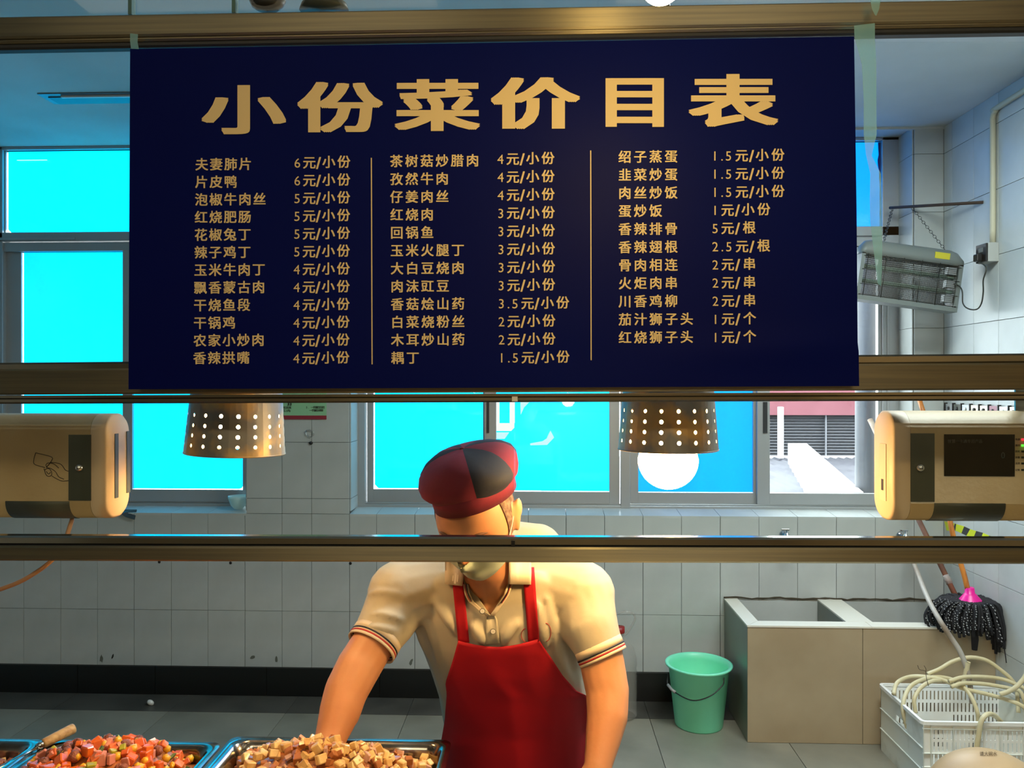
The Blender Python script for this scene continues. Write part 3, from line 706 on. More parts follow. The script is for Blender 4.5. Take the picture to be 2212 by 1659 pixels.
# left terminal
xL = tp(197, 1000).x + .028
TL = terminal(xL - .36, xL, P(200, 1121, YT + .02).z, P(200, 894, YT + .02).z, 'left beige card terminal with card drawing on its blank face', -1)
plate(TL, 149, 939, 197, 1081, 'side_panel', M_pgrey, .0016)
pl_ = tp(174, 1010)
MB().lathe([(.001, .009), (.004, .008), (.0065, .0055), (.0075, 0)], pl_ + Vector((0, -.0015, 0)), 20, Matrix.Rotation(math.pi / 2, 4, 'X')).obj('lock', TL, M_chrome)
lip(TL, tp(12, 0).x, tp(150, 0).x, P(200, 1121, YT + .02).z)
zb0 = P(200, 1081, YT).z; zb1 = P(200, 939, YT).z
MB().box(xL - .004, xL + .0012, YT + .028, YT + .040, zb0, zb1).obj('side_strip', TL, M_pgrey)
MB().box(xL - .004, xL + .0012, YT + .070, YT + .0825, zb0 + .004, zb1 + .002).obj('side_strip', TL, M_pgrey)
dr = MB()
for pts in ([(77, 978), (111, 987), (110, 997), (100, 1010)], [(77, 978), (73, 993), (75, 1003), (97, 1010)],
            [(110, 999), (122, 1000), (133, 1004), (141, 1015), (148, 1018)], [(99, 1004), (104, 1000), (116, 1002), (127, 1011)],
            [(99, 1004), (102, 1010), (110, 1012), (120, 1019), (127, 1030), (138, 1035)], [(112, 1028), (122, 1034), (134, 1039), (148, 1038)],
            [(95, 1012), (100, 1026), (107, 1029), (112, 1024), (108, 1014), (102, 1012), (96, 1016)], [(100, 1018), (105, 1024), (109, 1020)]):
    dr.tube([tp(x, y, .0006) for x, y in spline([(a, b, 0) for a, b in pts], 4) for x, y in ((x, y),)] if False else [tp(q.x, q.y, .0006) for q in spline([(a, b, 0) for a, b in pts], 4)], .0006, 5)
dr.obj('card_drawing', TL, M_dkt)
for T, xs_ in ((TR, (xR + .245, xR + .30)), (TL, (xL - .33, xL - .27))):
    zt = P(0, 888, YT).z - .004
    for xh in xs_:
        MB().box(xh - .010, xh + .010, YT + .045, YT + .049, zt, P(0, 835, 1.34).z).obj('hanger', T, M_steel)
        MB().box(xh - .010, xh + .010, 1.345, YT + .049, P(0, 835, 1.34).z, P(0, 835, 1.34).z + .003).obj('hanger', T, M_steel)
cab = spline([tp(157, 1119, -.04), P(150, 1140, 1.45), P(136, 1180, 1.44), P(111, 1211, 1.43), P(75, 1238, 1.42), P(30, 1262, 1.42), P(-40, 1284, 1.42), P(-130, 1300, 1.42)], 8)
MB().tube(cab, .0042, 10).obj('terminal_cable', None, mat('pale_cable', rgb(196, 150, 112), .45), 'pale orange cable dropping from the left card terminal behind the lower rail', 'cable')

# things on top of the top rail
b0 = P(578, 23, 1.33)
MB().lathe([(.002, 0), (.018, .001), (.026, .008), (.031, .022), (.0295, .022), (.024, .009), (.002, .003)], b0, 24, Matrix.Diagonal((1, .6, .75, 1))).obj('small_dark_bowl', None, mat('dark_bowl', rgb(18, 20, 18), .5), 'small dark bowl standing on the top rail', 'bowl')
b1 = P(700, 22, 1.335)
MB().lathe([(.044, 0), (.040, .012), (.026, .026), (.012, .032), (.001, .033)], b1, 28, Matrix.Diagonal((.95, .62, .9, 1)), cap=True).obj('grey_lid', None, mat('grey_lid', rgb(58, 66, 64), .5, .2), 'grey domed lid lying on the top rail beside the small bowl', 'lid')

# ---------------------------------------------------------------- WALL SIGN, HOOKS, SMALL THINGS
sg = empty('wall_sign', P(640, 880, BW), 'mint green instruction sign with dark red stripe on the tiled pier', 'sign')
a = P(560, 905.5, BW - .004); b = P(705, 700, BW - .004)
MB().box(a.x, b.x, BW - .005, BW - .001, P(0, 896.5, BW).z, b.z).obj('panel', sg, mat('sign_green', rgb(150, 206, 160), .5))
MB().box(a.x, b.x, BW - .0054, BW - .001, a.z, P(0, 896.5, BW).z).obj('stripe', sg, mat('sign_red', rgb(150, 40, 60), .5))
M_sgt = mat('sign_print', rgb(20, 30, 24), .6)
txt(sg, '33', 620.5, 872.5, 9, BW - .0056, M_sgt, 'lettering', .05, .55)
txt(sg, '5.一手握住压把', 661, 880, 6.0, BW - .0056, M_sgt, 'lettering', .02, .82)
txt(sg, '一手握住喷管', 668, 886.5, 6.0, BW - .0056, M_sgt, 'lettering', .02, .82)
txt(sg, '选择在距离', 603, 880.5, 6, BW - .0056, M_sgt, 'lettering', .02, .85)
txt(sg, '(站在上风)', 600, 887, 6, BW - .0056, M_sgt, 'lettering', .02, .85)
hk = MB(); hp = [(661, 930), (669, 929), (677, 932), (678, 939), (673, 944), (666, 943), (661, 937), (661, 930)]
hk.tube([P(x, y, BW - .008) for x, y in hp], .002, 6)
hk.obj('wire_ring', None, M_chrome, 'bent wire ring hanging on the tiled pier under the sign', 'hook')
MB().ball(P(671.5, 957, BW - .004), (.011, .006, .009), 10).obj('wall_plug', None, M_black, 'round black wall plug at a tile corner on the pier', 'plug')
for x, y, l in ((344, 1213, 'left dark screw head in the tiles just under the lower rail'), (498, 1215, 'dark screw head in the tiles under the lower rail, right of the first'), (757, 1216, 'dark screw head in the tiles under the lower rail beside the worker')):
    MB().ball(P(x, y + 1, BW), (.008, .004, .008), 8).obj('wall_screw', None, M_black, l, 'screw', 'screw heads in the wall tiles')
bp = P(512, 1104, 4.30)
MB().lathe([(.018, 0), (.022, .002), (.040, .022), (.053, .058), (.055, .073), (.0525, .073), (.050, .058), (.037, .023), (.001, .006)], (bp.x + .012, 4.29, SZ + .010), 32).obj('plastic_bowl', None, mat('aqua_plastic', rgb(205, 235, 230), .3, alpha=.75), 'translucent aqua plastic bowl on the left window sill', 'bowl')
q = [P(248, 1106, 4.22), P(295, 1105, 4.23), P(291, 1122, 4.195), P(272, 1118, 4.198), P(262, 1113, 4.2)]
zz = [SZ + .012, SZ + .012, SZ - .035, SZ - .02, SZ - .002]
vs = [Vector((p.x, y, z)) for p, z, y in zip(q, zz, (4.235, 4.235, 4.1955, 4.1955, 4.1955))]
MB().add(vs + [v + Vector((0, -.002, .002)) for v in vs], [(0, 1, 2, 3, 4), (9, 8, 7, 6, 5)] + [(i, (i + 1) % 5, 5 + (i + 1) % 5, 5 + i) for i in range(5)]).obj('torn_sheet', None, mat('dark_sheet', rgb(60, 64, 66), .6), 'dark torn scrap of sheet drooping over the left sill edge', 'scrap')
sp = P(323, 1515, 4.05)
MB().ball((sp.x, 4.06, .013), (.019, .014, .013), 10, M=Matrix.Rotation(.5, 4, 'Y')).obj('paper_scrap', None, M_white, 'crumpled white paper scrap on the dark floor strip', 'scrap')
# dirt marks on the lower tiles
M_mark = mat('dark_smudge', rgb(104, 108, 100), .8); M_markD = mat('black_smudge', rgb(30, 30, 26), .8)
for x, y, w, h, m, rt in ((219, 1423, .010, .024, M_mark, 0), (243, 1418, .006, .017, M_markD, .3), (546, 1420, .017, .010, M_mark, 0), (597, 1424, .009, .017, M_mark, 0), (888, 1430, .009, .020, M_mark, .3), (2192, 0, 0, 0, None, 0)):
    if m is None: continue
    p = P(x, y, BW - .0006); n = 12; rr = random.Random(x)
    pts = []
    for k in range(n):
        a = 2 * math.pi * k / n; s = rr.uniform(.65, 1.1); dx, dz = w * math.cos(a) * s, h * math.sin(a) * s
        pts.append(Vector((p.x + dx * math.cos(rt) - dz * math.sin(rt) * -1, p.y, p.z + dz * math.cos(rt))))
    MB().add(pts + [v + Vector((0, .0005, 0)) for v in pts], [tuple(range(n)), tuple(range(2 * n - 1, n - 1, -1))]).obj('chip_mark', wall_back, m)
# taps
def tap(x, y, label, hose=False):
    p = P(x, y, BW); r = empty('water_tap', p, label, 'tap', 'wall taps over the trough')
    Mx = Matrix.Rotation(math.pi / 2, 4, 'X')
    MB().lathe([(.026, 0), (.026, .004), (.020, .010), (.011, .014), (.011, .060)], p, 20, Mx, cap=True).obj('flange', r, M_chrome)
    q = p + Vector((0, -.055, 0))
    MB().lathe([(.001, -.016), (.014, -.014), (.016, 0), (.014, .014), (.008, .018), (.008, .036), (.001, .037)], q, 16).obj('valve_body', r, M_chrome)
    MB().tube(spline([q, q + Vector((0, -.03, -.002)), q + Vector((0, -.048, -.02)), q + Vector((0, -.05, -.045))], 5), [.009] * 16, 10).obj('spout', r, M_chrome)
    MB().box(q.x - .03, q.x + .012, q.y - .006, q.y + .006, q.z + .036, q.z + .043, bev=.002).obj('handle', r, M_chrome)
    return q
tap(1693, 1156, 'left chrome wall tap over the tiled trough, below the clear pane')
q2 = tap(1946, 1158, 'right chrome wall tap near the corner with a pale hose on it')
MB().tube(spline([q2 + Vector((.0, -.05, -.03)), P(1968, 1200, 4.08), P(1980, 1232, 4.02), P(2003, 1290, 3.80), P(2030, 1340, 3.62), P(2055, 1378, 3.60), P(2075, 1410, 3.58), P(2092, 1460, 3.56), P(2100, 1520, 3.54)], 8), .011, 12).obj('tap_hose', None, mat('grey_hose', rgb(176, 172, 164), .45, c2=rgb(150, 136, 122), scale=7), 'greyish hose running from the right tap down into the crate', 'hose')
# striped tape on right wall
ht = empty('hazard_tape', P(2100, 1145, 3.9), 'yellow and black hazard tape stuck slanting on the right wall', 'tape')
p0 = (4.19, P(2043, 1137, 4.19).z); p1 = (3.60, 0)
def RWp(x, y):   # point on right wall
    u = (x - 1106.0) / F; v = (829.5 - y) / F; t = RW / (u * CT - ST); return Vector((RW - .0004, t * (CT + u * ST), CH + t * v))
ws = [((2040, 1126), (2045, 1146)), ((2063, 1131), (2057, 1147)), ((2066, 1132), (2064, 1146)), ((2083, 1137), (2077, 1152)), ((2096, 1143), (2088, 1157)), ((2109, 1147), (2103, 1162)), ((2124, 1151), (2118, 1166)), ((2137, 1157), (2132, 1172)), ((2152, 1162), (2147, 1176)), ((2167, 1167), (2162, 1181))]
for k in range(len(ws) - 1):
    v = [RWp(*ws[k][0]), RWp(*ws[k + 1][0]), RWp(*ws[k + 1][1]), RWp(*ws[k][1])]
    MB().add(v + [a + Vector((-.0004, 0, 0)) for a in v], [(0, 1, 2, 3), (7, 6, 5, 4), (0, 4, 5, 1), (1, 5, 6, 2), (2, 6, 7, 3), (3, 7, 4, 0)]).obj('tape_block', ht, mat('tape_yellow', rgb(212, 222, 30), .5) if k % 2 == 0 else mat('tape_black', rgb(44, 44, 50), .5))
# row of clips on right wall
ck = empty('clip_rail', RWp(2120, 880), 'long rail of small clips and cards on the right wall above the right terminal', 'rail')
Ya, Yb = RWp(2046, 878).y, 3.30
zz = RWp(2100, 880).z - .01
MB().box(RW - .008, RW - .001, Yb, Ya, zz - .006, zz + .004).obj('rail', ck, M_aluD)
nC = 11
for k in range(nC):
    y = Ya - (k + .5) * (Ya - Yb) / nC; w = (Ya - Yb) / nC * .40
    c = [M_alu, M_pgrey, M_alu, M_steel, M_steel, mat('pink_card', rgb(190, 140, 150), .6), M_alu, M_steel, M_white, M_alu, M_steel][k]
    MB().box(RW - .012, RW - .007, y - w, y + w, zz - .024, zz + .022, bev=.001).obj('card', ck, c)
    MB().ball((RW - .015, y, zz), (.004, .009, .009), 8).obj('knob', ck, (M_black, M_white)[k in (2, 6)])
    MB().box(RW - .016, RW - .001, y + w + .003, y + w + .009, zz - .028, zz + .028).obj('clip', ck, M_black)
# socket with conduit
sb = RWp(2146, 548); Ysk = sb.y
so = empty('wall_socket', sb, 'grey surface socket box with black face and plug on the right wall', 'socket')
MB().box(RW - .048, RW, Ysk - .045, Ysk + .045, sb.z - .042, sb.z + .045, bev=.003).obj('box', so, mat('grey_box', rgb(170, 172, 168), .5))
MB().box(RW - .057, RW - .048, Ysk - .043, Ysk + .043, sb.z - .040, sb.z + .043, bev=.002).obj('face_plate', so, M_black)
MB().box(RW - .0585, RW - .057, Ysk - .018, Ysk + .018, sb.z + .006, sb.z + .026).obj('outlet', so, mat('outlet_grey', rgb(120, 122, 118), .5))
MB().box(RW - .084, RW - .058, Ysk - .018, Ysk + .018, sb.z - .036, sb.z - .002, bev=.005).obj('plug', so, M_black)
cz = RWp(2154, 240).z
MB().tube(spline([(RW - .014, Ysk - .02, sb.z + .044), (RW - .014, Ysk - .02, cz - .10), (RW - .014, Ysk - .02, cz - .03), (RW - .014, Ysk - .045, cz + .0), (RW - .014, Ysk - .12, cz + .008), (RW - .014, 2.6, cz + .02)], 8), .0125, 12).obj('conduit_pipe', None, mat('conduit_cream', rgb(196, 190, 164), .5), 'cream conduit pipe rising from the wall socket and bending along the right wall', 'pipe')

# rod, insect lamp, chains, cord
r0 = P(1922, 449, 4.30); r1 = RWp(2124, 437)
MB().tube([r0, (r1.x - .0, r1.y, r1.z)], .0075, 10).obj('hanging_rod', None, mat('rusty_rod', rgb(74, 60, 52), .7, .4), 'thin rusty rod spanning from the window frame to the right wall', 'rod')
YI = 3.92
il = empty('insect_lamp', P(1960, 595, YI), 'grey electric insect killer lamp hanging tilted on chains beside the poster', 'insect lamp')
M_il = mat('grey_abs', rgb(104, 112, 110), .45); M_ilw = mat('dark_wire', rgb(46, 50, 48), .4, .6)
def ipt(x, y, d=0): return P(x, y, YI + d)
# local frame: tilt 7 degrees clockwise on screen
cI = P(1958, 595, YI); aI = .142
U = Vector((math.cos(aI), 0, -math.sin(aI))); V = Vector((math.sin(aI), 0, math.cos(aI))); Nn = Vector((0, -1, 0))
def il_(u, v, d): return cI + U * u + V * v - Nn * d
def ibox(mb, u0, u1, v0, v1, d0, d1):
    vs = [il_(a, b, c) for a in (u0, u1) for c in (d0, d1) for b in (v0, v1)]
    return mb.add(vs, [(0, 1, 3, 2), (4, 6, 7, 5), (0, 4, 5, 1), (2, 3, 7, 6), (0, 2, 6, 4), (1, 5, 7, 3)])
hw, hh, dd = .240, .150, .09
# hood: arched top made by lofting
prof = []
for k in range(11):
    a = math.pi * k / 10; prof.append((-dd / 2 * math.cos(a), .095 + .052 * math.sin(a)))
prof += [(dd / 2, .070), (-dd / 2, .070)]
rings = []
for u, s in ((-hw, .55), (-hw + .02, .9), (-hw + .05, 1), (hw - .06, 1), (hw - .025, .88), (hw, .5)):
    rings.append([il_(u, .07 + (v - .07) * s, d) for d, v in prof])
MB().loft(rings).obj('hood', il, M_il)
ibox(MB(), .10, .17, .092, .122, -dd / 2 - .0015, -dd / 2 + .004).obj('warning_label', il, mat('label_yellow', rgb(190, 180, 40), .5))
m = MB(); ibox(m, -hw, hw, -hh, -hh + .022, -dd / 2, dd / 2); m.obj('tray', il, M_il)
for u in (-hw, hw - .018):
    m = MB(); ibox(m, u, u + .018, -hh + .02, .075, -dd / 2, dd / 2); m.obj('end_post', il, M_il)
for v in (.018, -.052):
    MB().tube([il_(-hw + .02, v, 0), il_(hw - .02, v, 0)], .011, 12).obj('tube', il, mat('uv_tube', rgb(150, 175, 160), .3))
for v in (.045, -.018, -.088):
    m = MB(); ibox(m, hw - .062, hw - .022, v - .018, v + .018, -.03, .0); m.obj('tube_holder', il, M_alu)
gr = MB()
for d in (-dd / 2 + .008, dd / 2 - .008):
    for k in range(74):
        u = -hw + .02 + k * (2 * hw - .085) / 73
        ibox(gr, u - .0009, u + .0009, -hh + .02, .07, d - .0006, d + .0006)
    for k in range(26):
        v = -hh + .025 + k * .0088
        ibox(gr, -hw + .02, hw - .02, v - .0009, v + .0009, d - .0006, d + .0006)
o = gr.obj('wire_grid', il, M_ilw); o['kind'] = 'stuff'
g2 = MB()
for k in range(6):
    u = -hw + .03 + k * .085; g2.tube([il_(u, -hh + .02, -dd / 2 - .003), il_(u, .072, -dd / 2 - .003)], .0014, 6)
for v in (.06, -.005, -.075, -.125): g2.tube([il_(-hw + .01, v, -dd / 2 - .003), il_(hw - .01, v, -dd / 2 - .003)], .0014, 6)
g2.obj('guard', il, M_ilw)
def chain(a, b, n, lab):
    r = empty('hanging_chain', b, lab, 'chain', 'chains of the insect lamp'); a = Vector(a); b = Vector(b); d = (b - a); L = d.length / n; d.normalize(); s = d.orthogonal().normalized(); s2 = d.cross(s)
    for k in range(n):
        c = a + (b - a) * ((k + .5) / n); w = s if k % 2 else s2
        pts = [c + d * (L * .62 * math.cos(t)) + w * (L * .30 * math.sin(t)) for t in [2 * math.pi * q / 12 for q in range(13)]]
        MB().tube(pts, .0011, 5, cap=False).obj('chain_link', r, M_ilw)
k0 = r0 + (r1 - r0) * .26
chain(k0 + Vector((0, 0, -.006)), il_(.165, .145, 0), 18, 'thin chain from the rod to the right end of the insect lamp')
k0 = r0 + (r1 - r0) * .03
chain(k0 + Vector((0, 0, -.006)), il_(-.13, .147, 0), 18, 'thin chain from the rod to the left end of the insect lamp')
MB().tube(spline([il_(hw - .01, .10, 0), RWp(2066, 600) + Vector((-.12, 0, 0)), P(2072, 618, 3.85), P(2080, 655, 3.82), P(2092, 667, 3.79), P(2110, 668, 3.76), P(2120, 655, 3.74), P(2124, 630, 3.72), P(2124, 605, 3.71), P(2130, 578, 3.70), (RW - .071, Ysk, sb.z - .034)], 8), .0032, 8).obj('lamp_cord', None, M_cord, 'dark cord looping from the insect lamp to the wall socket', 'cord')

# ---------------------------------------------------------------- TILED TROUGH
M_trf = mat('trough_face_tile', rgb(176, 160, 132), .3, c2=rgb(164, 146, 118), scale=2.5, bump=.02, bscale=40)
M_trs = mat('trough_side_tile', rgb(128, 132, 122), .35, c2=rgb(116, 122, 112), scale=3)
M_trt = mat('trough_rim_tile', rgb(226, 222, 208), .25)
TY = BW - .0045
SX0, SX1, SY0, SZt = .955, RW - .001, 3.738, .543
tr = empty('tiled_trough', ((SX0 + SX1) / 2, 4.0, 0), 'beige tiled double washing trough built in the corner', 'trough')
zi = .12
m = MB(); m.box(SX0 + .008, SX1, SY0 + .008, SY0 + .072, 0, SZt - .008); m.box(SX0 + .008, SX0 + .062, SY0 + .072, TY, 0, SZt - .008)
m.box(1.438, 1.548, SY0 + .072, TY, 0, SZt - .008); m.box(SX0 + .06, SX1, SY0 + .07, TY, 0, zi); m.obj('body', tr, mat('trough_cement', rgb(96, 92, 84), .9))
MB().box(SX0 + .0, SX1 - .60, SY0 - .001, SY0 + .008, .001, SZt - .009, bev=.001).obj('face_tile', tr, M_trf)
MB().box(SX1 - .598, SX1, SY0 - .001, SY0 + .008, .001, SZt - .009, bev=.001).obj('face_tile', tr, M_trf)
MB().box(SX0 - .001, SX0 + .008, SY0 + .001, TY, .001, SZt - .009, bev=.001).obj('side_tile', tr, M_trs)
def prism(mb, pts, z0, z1):
    n = len(pts); return mb.add([(a, b, z0) for a, b in pts] + [(a, b, z1) for a, b in pts], [tuple(range(n - 1, -1, -1)), tuple(range(n, 2 * n))] + [(i, (i + 1) % n, n + (i + 1) % n, n + i) for i in range(n)])
g = .001
prism(MB(), [(SX0 - .003, SY0 - .003), (SX0 + .066, SY0 + .070), (SX0 + .066, TY), (SX0 - .003, TY)], SZt - .008, SZt).obj('rim_tile', tr, M_trt)
prism(MB(), [(SX0 - .001, SY0 - .004), (1.52, SY0 - .004), (1.52, SY0 + .072), (SX0 + .069, SY0 + .072)], SZt - .008, SZt).obj('rim_tile', tr, M_trt)
prism(MB(), [(1.522, SY0 - .004), (SX1, SY0 - .004), (SX1, SY0 + .072), (1.522, SY0 + .072)], SZt - .008, SZt).obj('rim_tile', tr, M_trt)
prism(MB(), [(1.432, SY0 + .074), (1.554, SY0 + .074), (1.554, TY), (1.432, TY)], SZt - .008, SZt).obj('rim_tile', tr, M_trt)
for x0, x1 in ((SX0 + .064, 1.436), (1.55, SX1 - .002)):
    MB().box(x0, x1, TY - .006, TY - .001, zi, SZt - .01).obj('lining_tile', tr, M_tile)
    MB().box(x0, x1, SY0 + .073, SY0 + .078, zi, SZt - .01).obj('lining_tile', tr, M_tile)
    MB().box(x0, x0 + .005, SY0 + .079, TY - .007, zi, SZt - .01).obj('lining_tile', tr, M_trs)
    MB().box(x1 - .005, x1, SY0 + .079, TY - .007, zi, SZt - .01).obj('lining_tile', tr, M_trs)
m = MB(); rr = random.Random(5); pts = []
for k in range(40):
    x = SX0 - .003 + (SX1 - SX0) * k / 39; pts.append((x, TY - .001, SZt + .002 + .006 * math.sin(k * .8) * rr.random()))
m.tube(pts, [.003 + .0035 * rr.random() for _ in pts], 6); m.obj('mortar_joint', tr, mat('dirty_mortar', rgb(70, 62, 48), .95))

# ---------------------------------------------------------------- BUCKET, JUG
bk = empty('green_bucket', (.768, 3.92, 0), 'mint green plastic bucket with black wire handle left of the trough', 'bucket')
M_bk = mat('mint_plastic', rgb(140, 246, 206), .38, c2=rgb(130, 238, 198), scale=3)
bc = Vector((.768, 3.93, 0)); Rb, Rt_, Hb = .112, .150, .300
MB().lathe([(.001, .004), (Rb - .008, .004), (Rb, 0.0), (Rb + .003, .006), (Rt_ - .005, Hb - .02), (Rt_ + .002, Hb - .016), (Rt_ + .010, Hb - .010), (Rt_ + .012, Hb - .002), (Rt_ + .008, Hb), (Rt_ - .006, Hb - .003), (Rt_ - .009, Hb - .03), (Rb - .003, .012), (.001, .010)], bc, 48).obj('tub', bk, M_bk)
hp = []
for k in range(25):
    a = math.pi * k / 24; hp.append((k, a))
A = bc + Vector((.095, -.118, Hb - .030)); B = bc + Vector((-.150, -.015, Hb - .045))
pts = spline([A, A + Vector((-.01, -.014, -.030)), bc + Vector((.022, -.160, Hb - .100)), bc + Vector((-.055, -.152, Hb - .125)), bc + Vector((-.12, -.10, Hb - .115)), bc + Vector((-.158, -.05, Hb - .09)), B], 6)
MB().tube(pts, .0028, 8).obj('wire_handle', bk, M_black)
MB().tube([pts[len(pts) * 4 // 6 + 1], pts[len(pts) * 4 // 6 + 3], pts[len(pts) * 4 // 6 + 6]], .007, 10).obj('grip', bk, mat('grip_grey', rgb(150, 150, 150), .4))
jg = empty('water_jug', (PX(1340, 4.02), 4.02, 0), 'clear plastic water jug standing by the wall behind the worker', 'jug')
M_jug = mat('clear_plastic', rgb(185, 180, 172), .12, alpha=.32)
jc = (PX(1338, 4.02), 4.02, 0)
prf = [(.001, 0), (.080, 0), (.088, .01)]
for k in range(9): prf += [(.088, .02 + k * .026), (.084, .033 + k * .026)]
prf += [(.088, .26), (.086, .29), (.070, .34), (.040, .375), (.024, .395), (.024, .42)]
MB().lathe(prf, jc, 36).obj('body', jg, M_jug)
MB().lathe([(.001, .445), (.026, .445), (.027, .418), (.026, .415)], jc, 24).obj('cap', jg, mat('red_cap', rgb(150, 26, 24), .4))
j = Vector(jc)
MB().tube(spline([j + Vector((.01, 0, .40)), j + Vector((.035, 0, .41)), j + Vector((.075, 0, .475)), j + Vector((.07, 0, .51)), j + Vector((.03, 0, .52)), j + Vector((-.01, 0, .51))], 6), .006, 8).obj('handle', jg, M_jug)

# ---------------------------------------------------------------- MOP AND STICK
mop = empty('mop', (1.97, 3.80, .54), 'mop with orange wooden handle, pink collar and black yarn head resting on the trough corner', 'mop')
ck0 = P(2092, 1285, 3.76)
top = P(1985, 860, 4.10)
col_dir = (P(2050, 1125, 3.84) - P(2087, 1262, 3.77)).normalized()
base = P(2090, 1272, 3.765)
MB().tube(spline([base, P(2082, 1240, 3.78), P(2066, 1185, 3.81), P(2052, 1125, 3.84), P(2028, 1000, 3.95), top], 6), .0115, 12).obj('handle', mop, mat('orange_wood', rgb(206, 128, 50), .4, c2=rgb(170, 98, 40), scale=14, stretch=(3, 3, .4)))
Mr = Matrix.Rotation(-.06, 4, 'Y')
cc = P(2096, 1298, 3.765)
pf = [(.018, .062), (.020, .060), (.021, .035)]
for k in range(6): pf += [(.024 + k * .0055, .034 - k * .007), (.027 + k * .0055, .031 - k * .007)]
pf += [(.058, -.010), (.05, -.014)]
MB().lathe(pf, cc, 28, Mr, cap=True).obj('collar', mop, mat('hot_pink_plastic', rgb(236, 20, 150), .35))
yb = MB(); yw = MB(); rr = random.Random(11)
for k in range(320):
    a = rr.uniform(0, 2 * math.pi); sp_ = rr.random() ** .6
    dx = math.cos(a) * sp_; dy = math.sin(a) * sp_
    L = rr.uniform(.085, .135) * (1.0 + .75 * max(0, dx)); out = .055 + .070 * sp_
    s = cc + Vector((dx * .045, dy * .04, -.006))
    p1 = s + Vector((dx * out * .8, dy * out * .55, .012 - .02 * (1 - sp_)))
    p2 = s + Vector((dx * out * 1.35, dy * out * .75, -L * .45)); p3 = s + Vector((dx * out * 1.25 + .035 * max(dx, 0) + rr.uniform(-.01, .01), dy * out * .8, -L))
    if p3.x > RW - .01: p3.x = RW - .012
    if p2.x > RW - .012: p2.x = RW - .014
    if p1.x > RW - .012: p1.x = RW - .014
    p3.x = min(p3.x, RW - .01)
    pts = spline([s, p1, p2, p3], 6)
    r_ = [.0062] * len(pts); yb.tube(pts, r_, 6)
    if dx < .45 and rr.random() < .8:
        for i in range(1, len(pts) - 1):
            if rr.random() < .8:
                c = pts[i]; d = (pts[i + 1] - pts[i]); o_ = Vector((rr.uniform(-1, 1), -1.2, .4)).normalized() * .0060
                yw.tube([c + o_ - d * .2, c + o_ + d * .2 + Vector((.003, 0, 0))], [.0019, .0022], 4)
for a_ in ((P(2104, 1345, 3.70), P(2106, 1380, 3.69), P(2105, 1404, 3.69)),): yb.tube(a_, [.014, .016, .012], 8)
yb.tube(spline([P(2160, 1370, 3.68), P(2168, 1395, 3.66), P(2174, 1432, 3.64)], 4), .0022, 6)
o = yb.obj('yarn_head', mop, mat('black_yarn', rgb(26, 26, 30), .85)); o['kind'] = 'stuff'
o = yw.obj('white_flecks', mop, mat('white_yarn', rgb(190, 192, 196), .8)); o['kind'] = 'stuff'
st = empty('wooden_stick', P(2070, 1300, 4.0), 'long weathered wooden stick with tape binding leaning in the corner', 'stick')
a = P(1879, 906, 4.34); b = Vector((1.985, 3.80, .560))
dv = b - a
MB().tube([a + dv * .0, a + dv * .32], .0135, 12).obj('pale_end', st, mat('pale_wood', rgb(205, 190, 172), .6, c2=rgb(170, 140, 122), scale=16))
MB().tube([a + dv * .315, a + dv * .7, b], .0125, 12).obj('shaft', st, mat('red_wood', rgb(128, 82, 60), .6, c2=rgb(98, 62, 46), scale=12))
for f0, f1 in ((.20, .27), (.30, .37), (.80, .84)):
    MB().tube([a + dv * f0, a + dv * (f0 + f1) / 2, a + dv * f1], [.0148, .0158, .0150], 10).obj('tape_binding', st, mat('clear_binding', rgb(196, 188, 180), .25, alpha=.55, bump=.5, bscale=120))

# ---------------------------------------------------------------- CRATE AND HOSES
M_cr = mat('white_crate_plastic', rgb(246, 248, 246), .42, c2=rgb(236, 236, 228), scale=4)
M_crs = mat('crate_side_dirty', rgb(222, 226, 218), .5, c2=rgb(140, 138, 112), scale=7, amount=.5, thr=(.55, .75))
CX0, CX1, CY0, CY1, CZ = 1.540, 2.065, 3.285, 3.685, .300
cr = empty('white_crate', ((CX0 + CX1) / 2, 3.48, 0), 'white slotted plastic crate holding coiled hoses in the right corner', 'crate')
def slotted(mb, x0, x1, y0, z0, z1, bands, pitch, sw, solid=(), th=.003, Mx=None):
    zz = [z0] 
    for a, b in bands: mb.box(x0, x1, y0, y0 + th, zz[-1], a, M=Mx); zz.append(b)
    mb.box(x0, x1, y0, y0 + th, zz[-1], z1, M=Mx)
    for bi, (a, b) in enumerate(bands):
        x = x0
        while x < x1 - 1e-6:
            xe = min(x + pitch - sw, x1); 
            blocked = [s for s in solid if s[0] == bi and s[1] <= x < s[2]]
            if blocked: xe = min(x + pitch, x1)
            mb.box(x, xe, y0, y0 + th, a, b, M=Mx); x += pitch
bands = [(.02, .045), (.055, .08), (.092, .117), (.129, .152), (.160, .185), (.195, .215) , (.226, .262)]
bands = [(.03, .075), (.09, .135), (.16, .195), (.205, .262)][:4]
m = MB(); slotted(m, CX0 + .03, CX1 - .0, CY0, 0, CZ - .012, [(.02, .06), (.075, .105), (.120, .165), (.178, .215), (.225, .263)], .0172, .0052); m.box(CX0, CX0 + .03, CY0, CY0 + .003, 0, CZ - .012); m.obj('front_panel', cr, M_cr)
m = MB(); slotted(m, CX0, CX1, CY1 - .003, 0, CZ - .012, [(.02, .06), (.075, .105), (.120, .165), (.178, .218), (.232, .272)], .0172, .0060, solid=((2, CX0 + .12, CX0 + .30),)); m.obj('back_panel', cr, M_cr)
m = MB(); m.box(CX0, CX0 + .003, CY0, CY1, 0, .20); m.box(CX0, CX0 + .003, CY0, 3.43, .20, .225); m.box(CX0, CX0 + .003, 3.53, CY1, .20, .225); m.box(CX0, CX0 + .003, CY0, CY1, .225, CZ - .012); m.obj('side_panel', cr, M_crs)
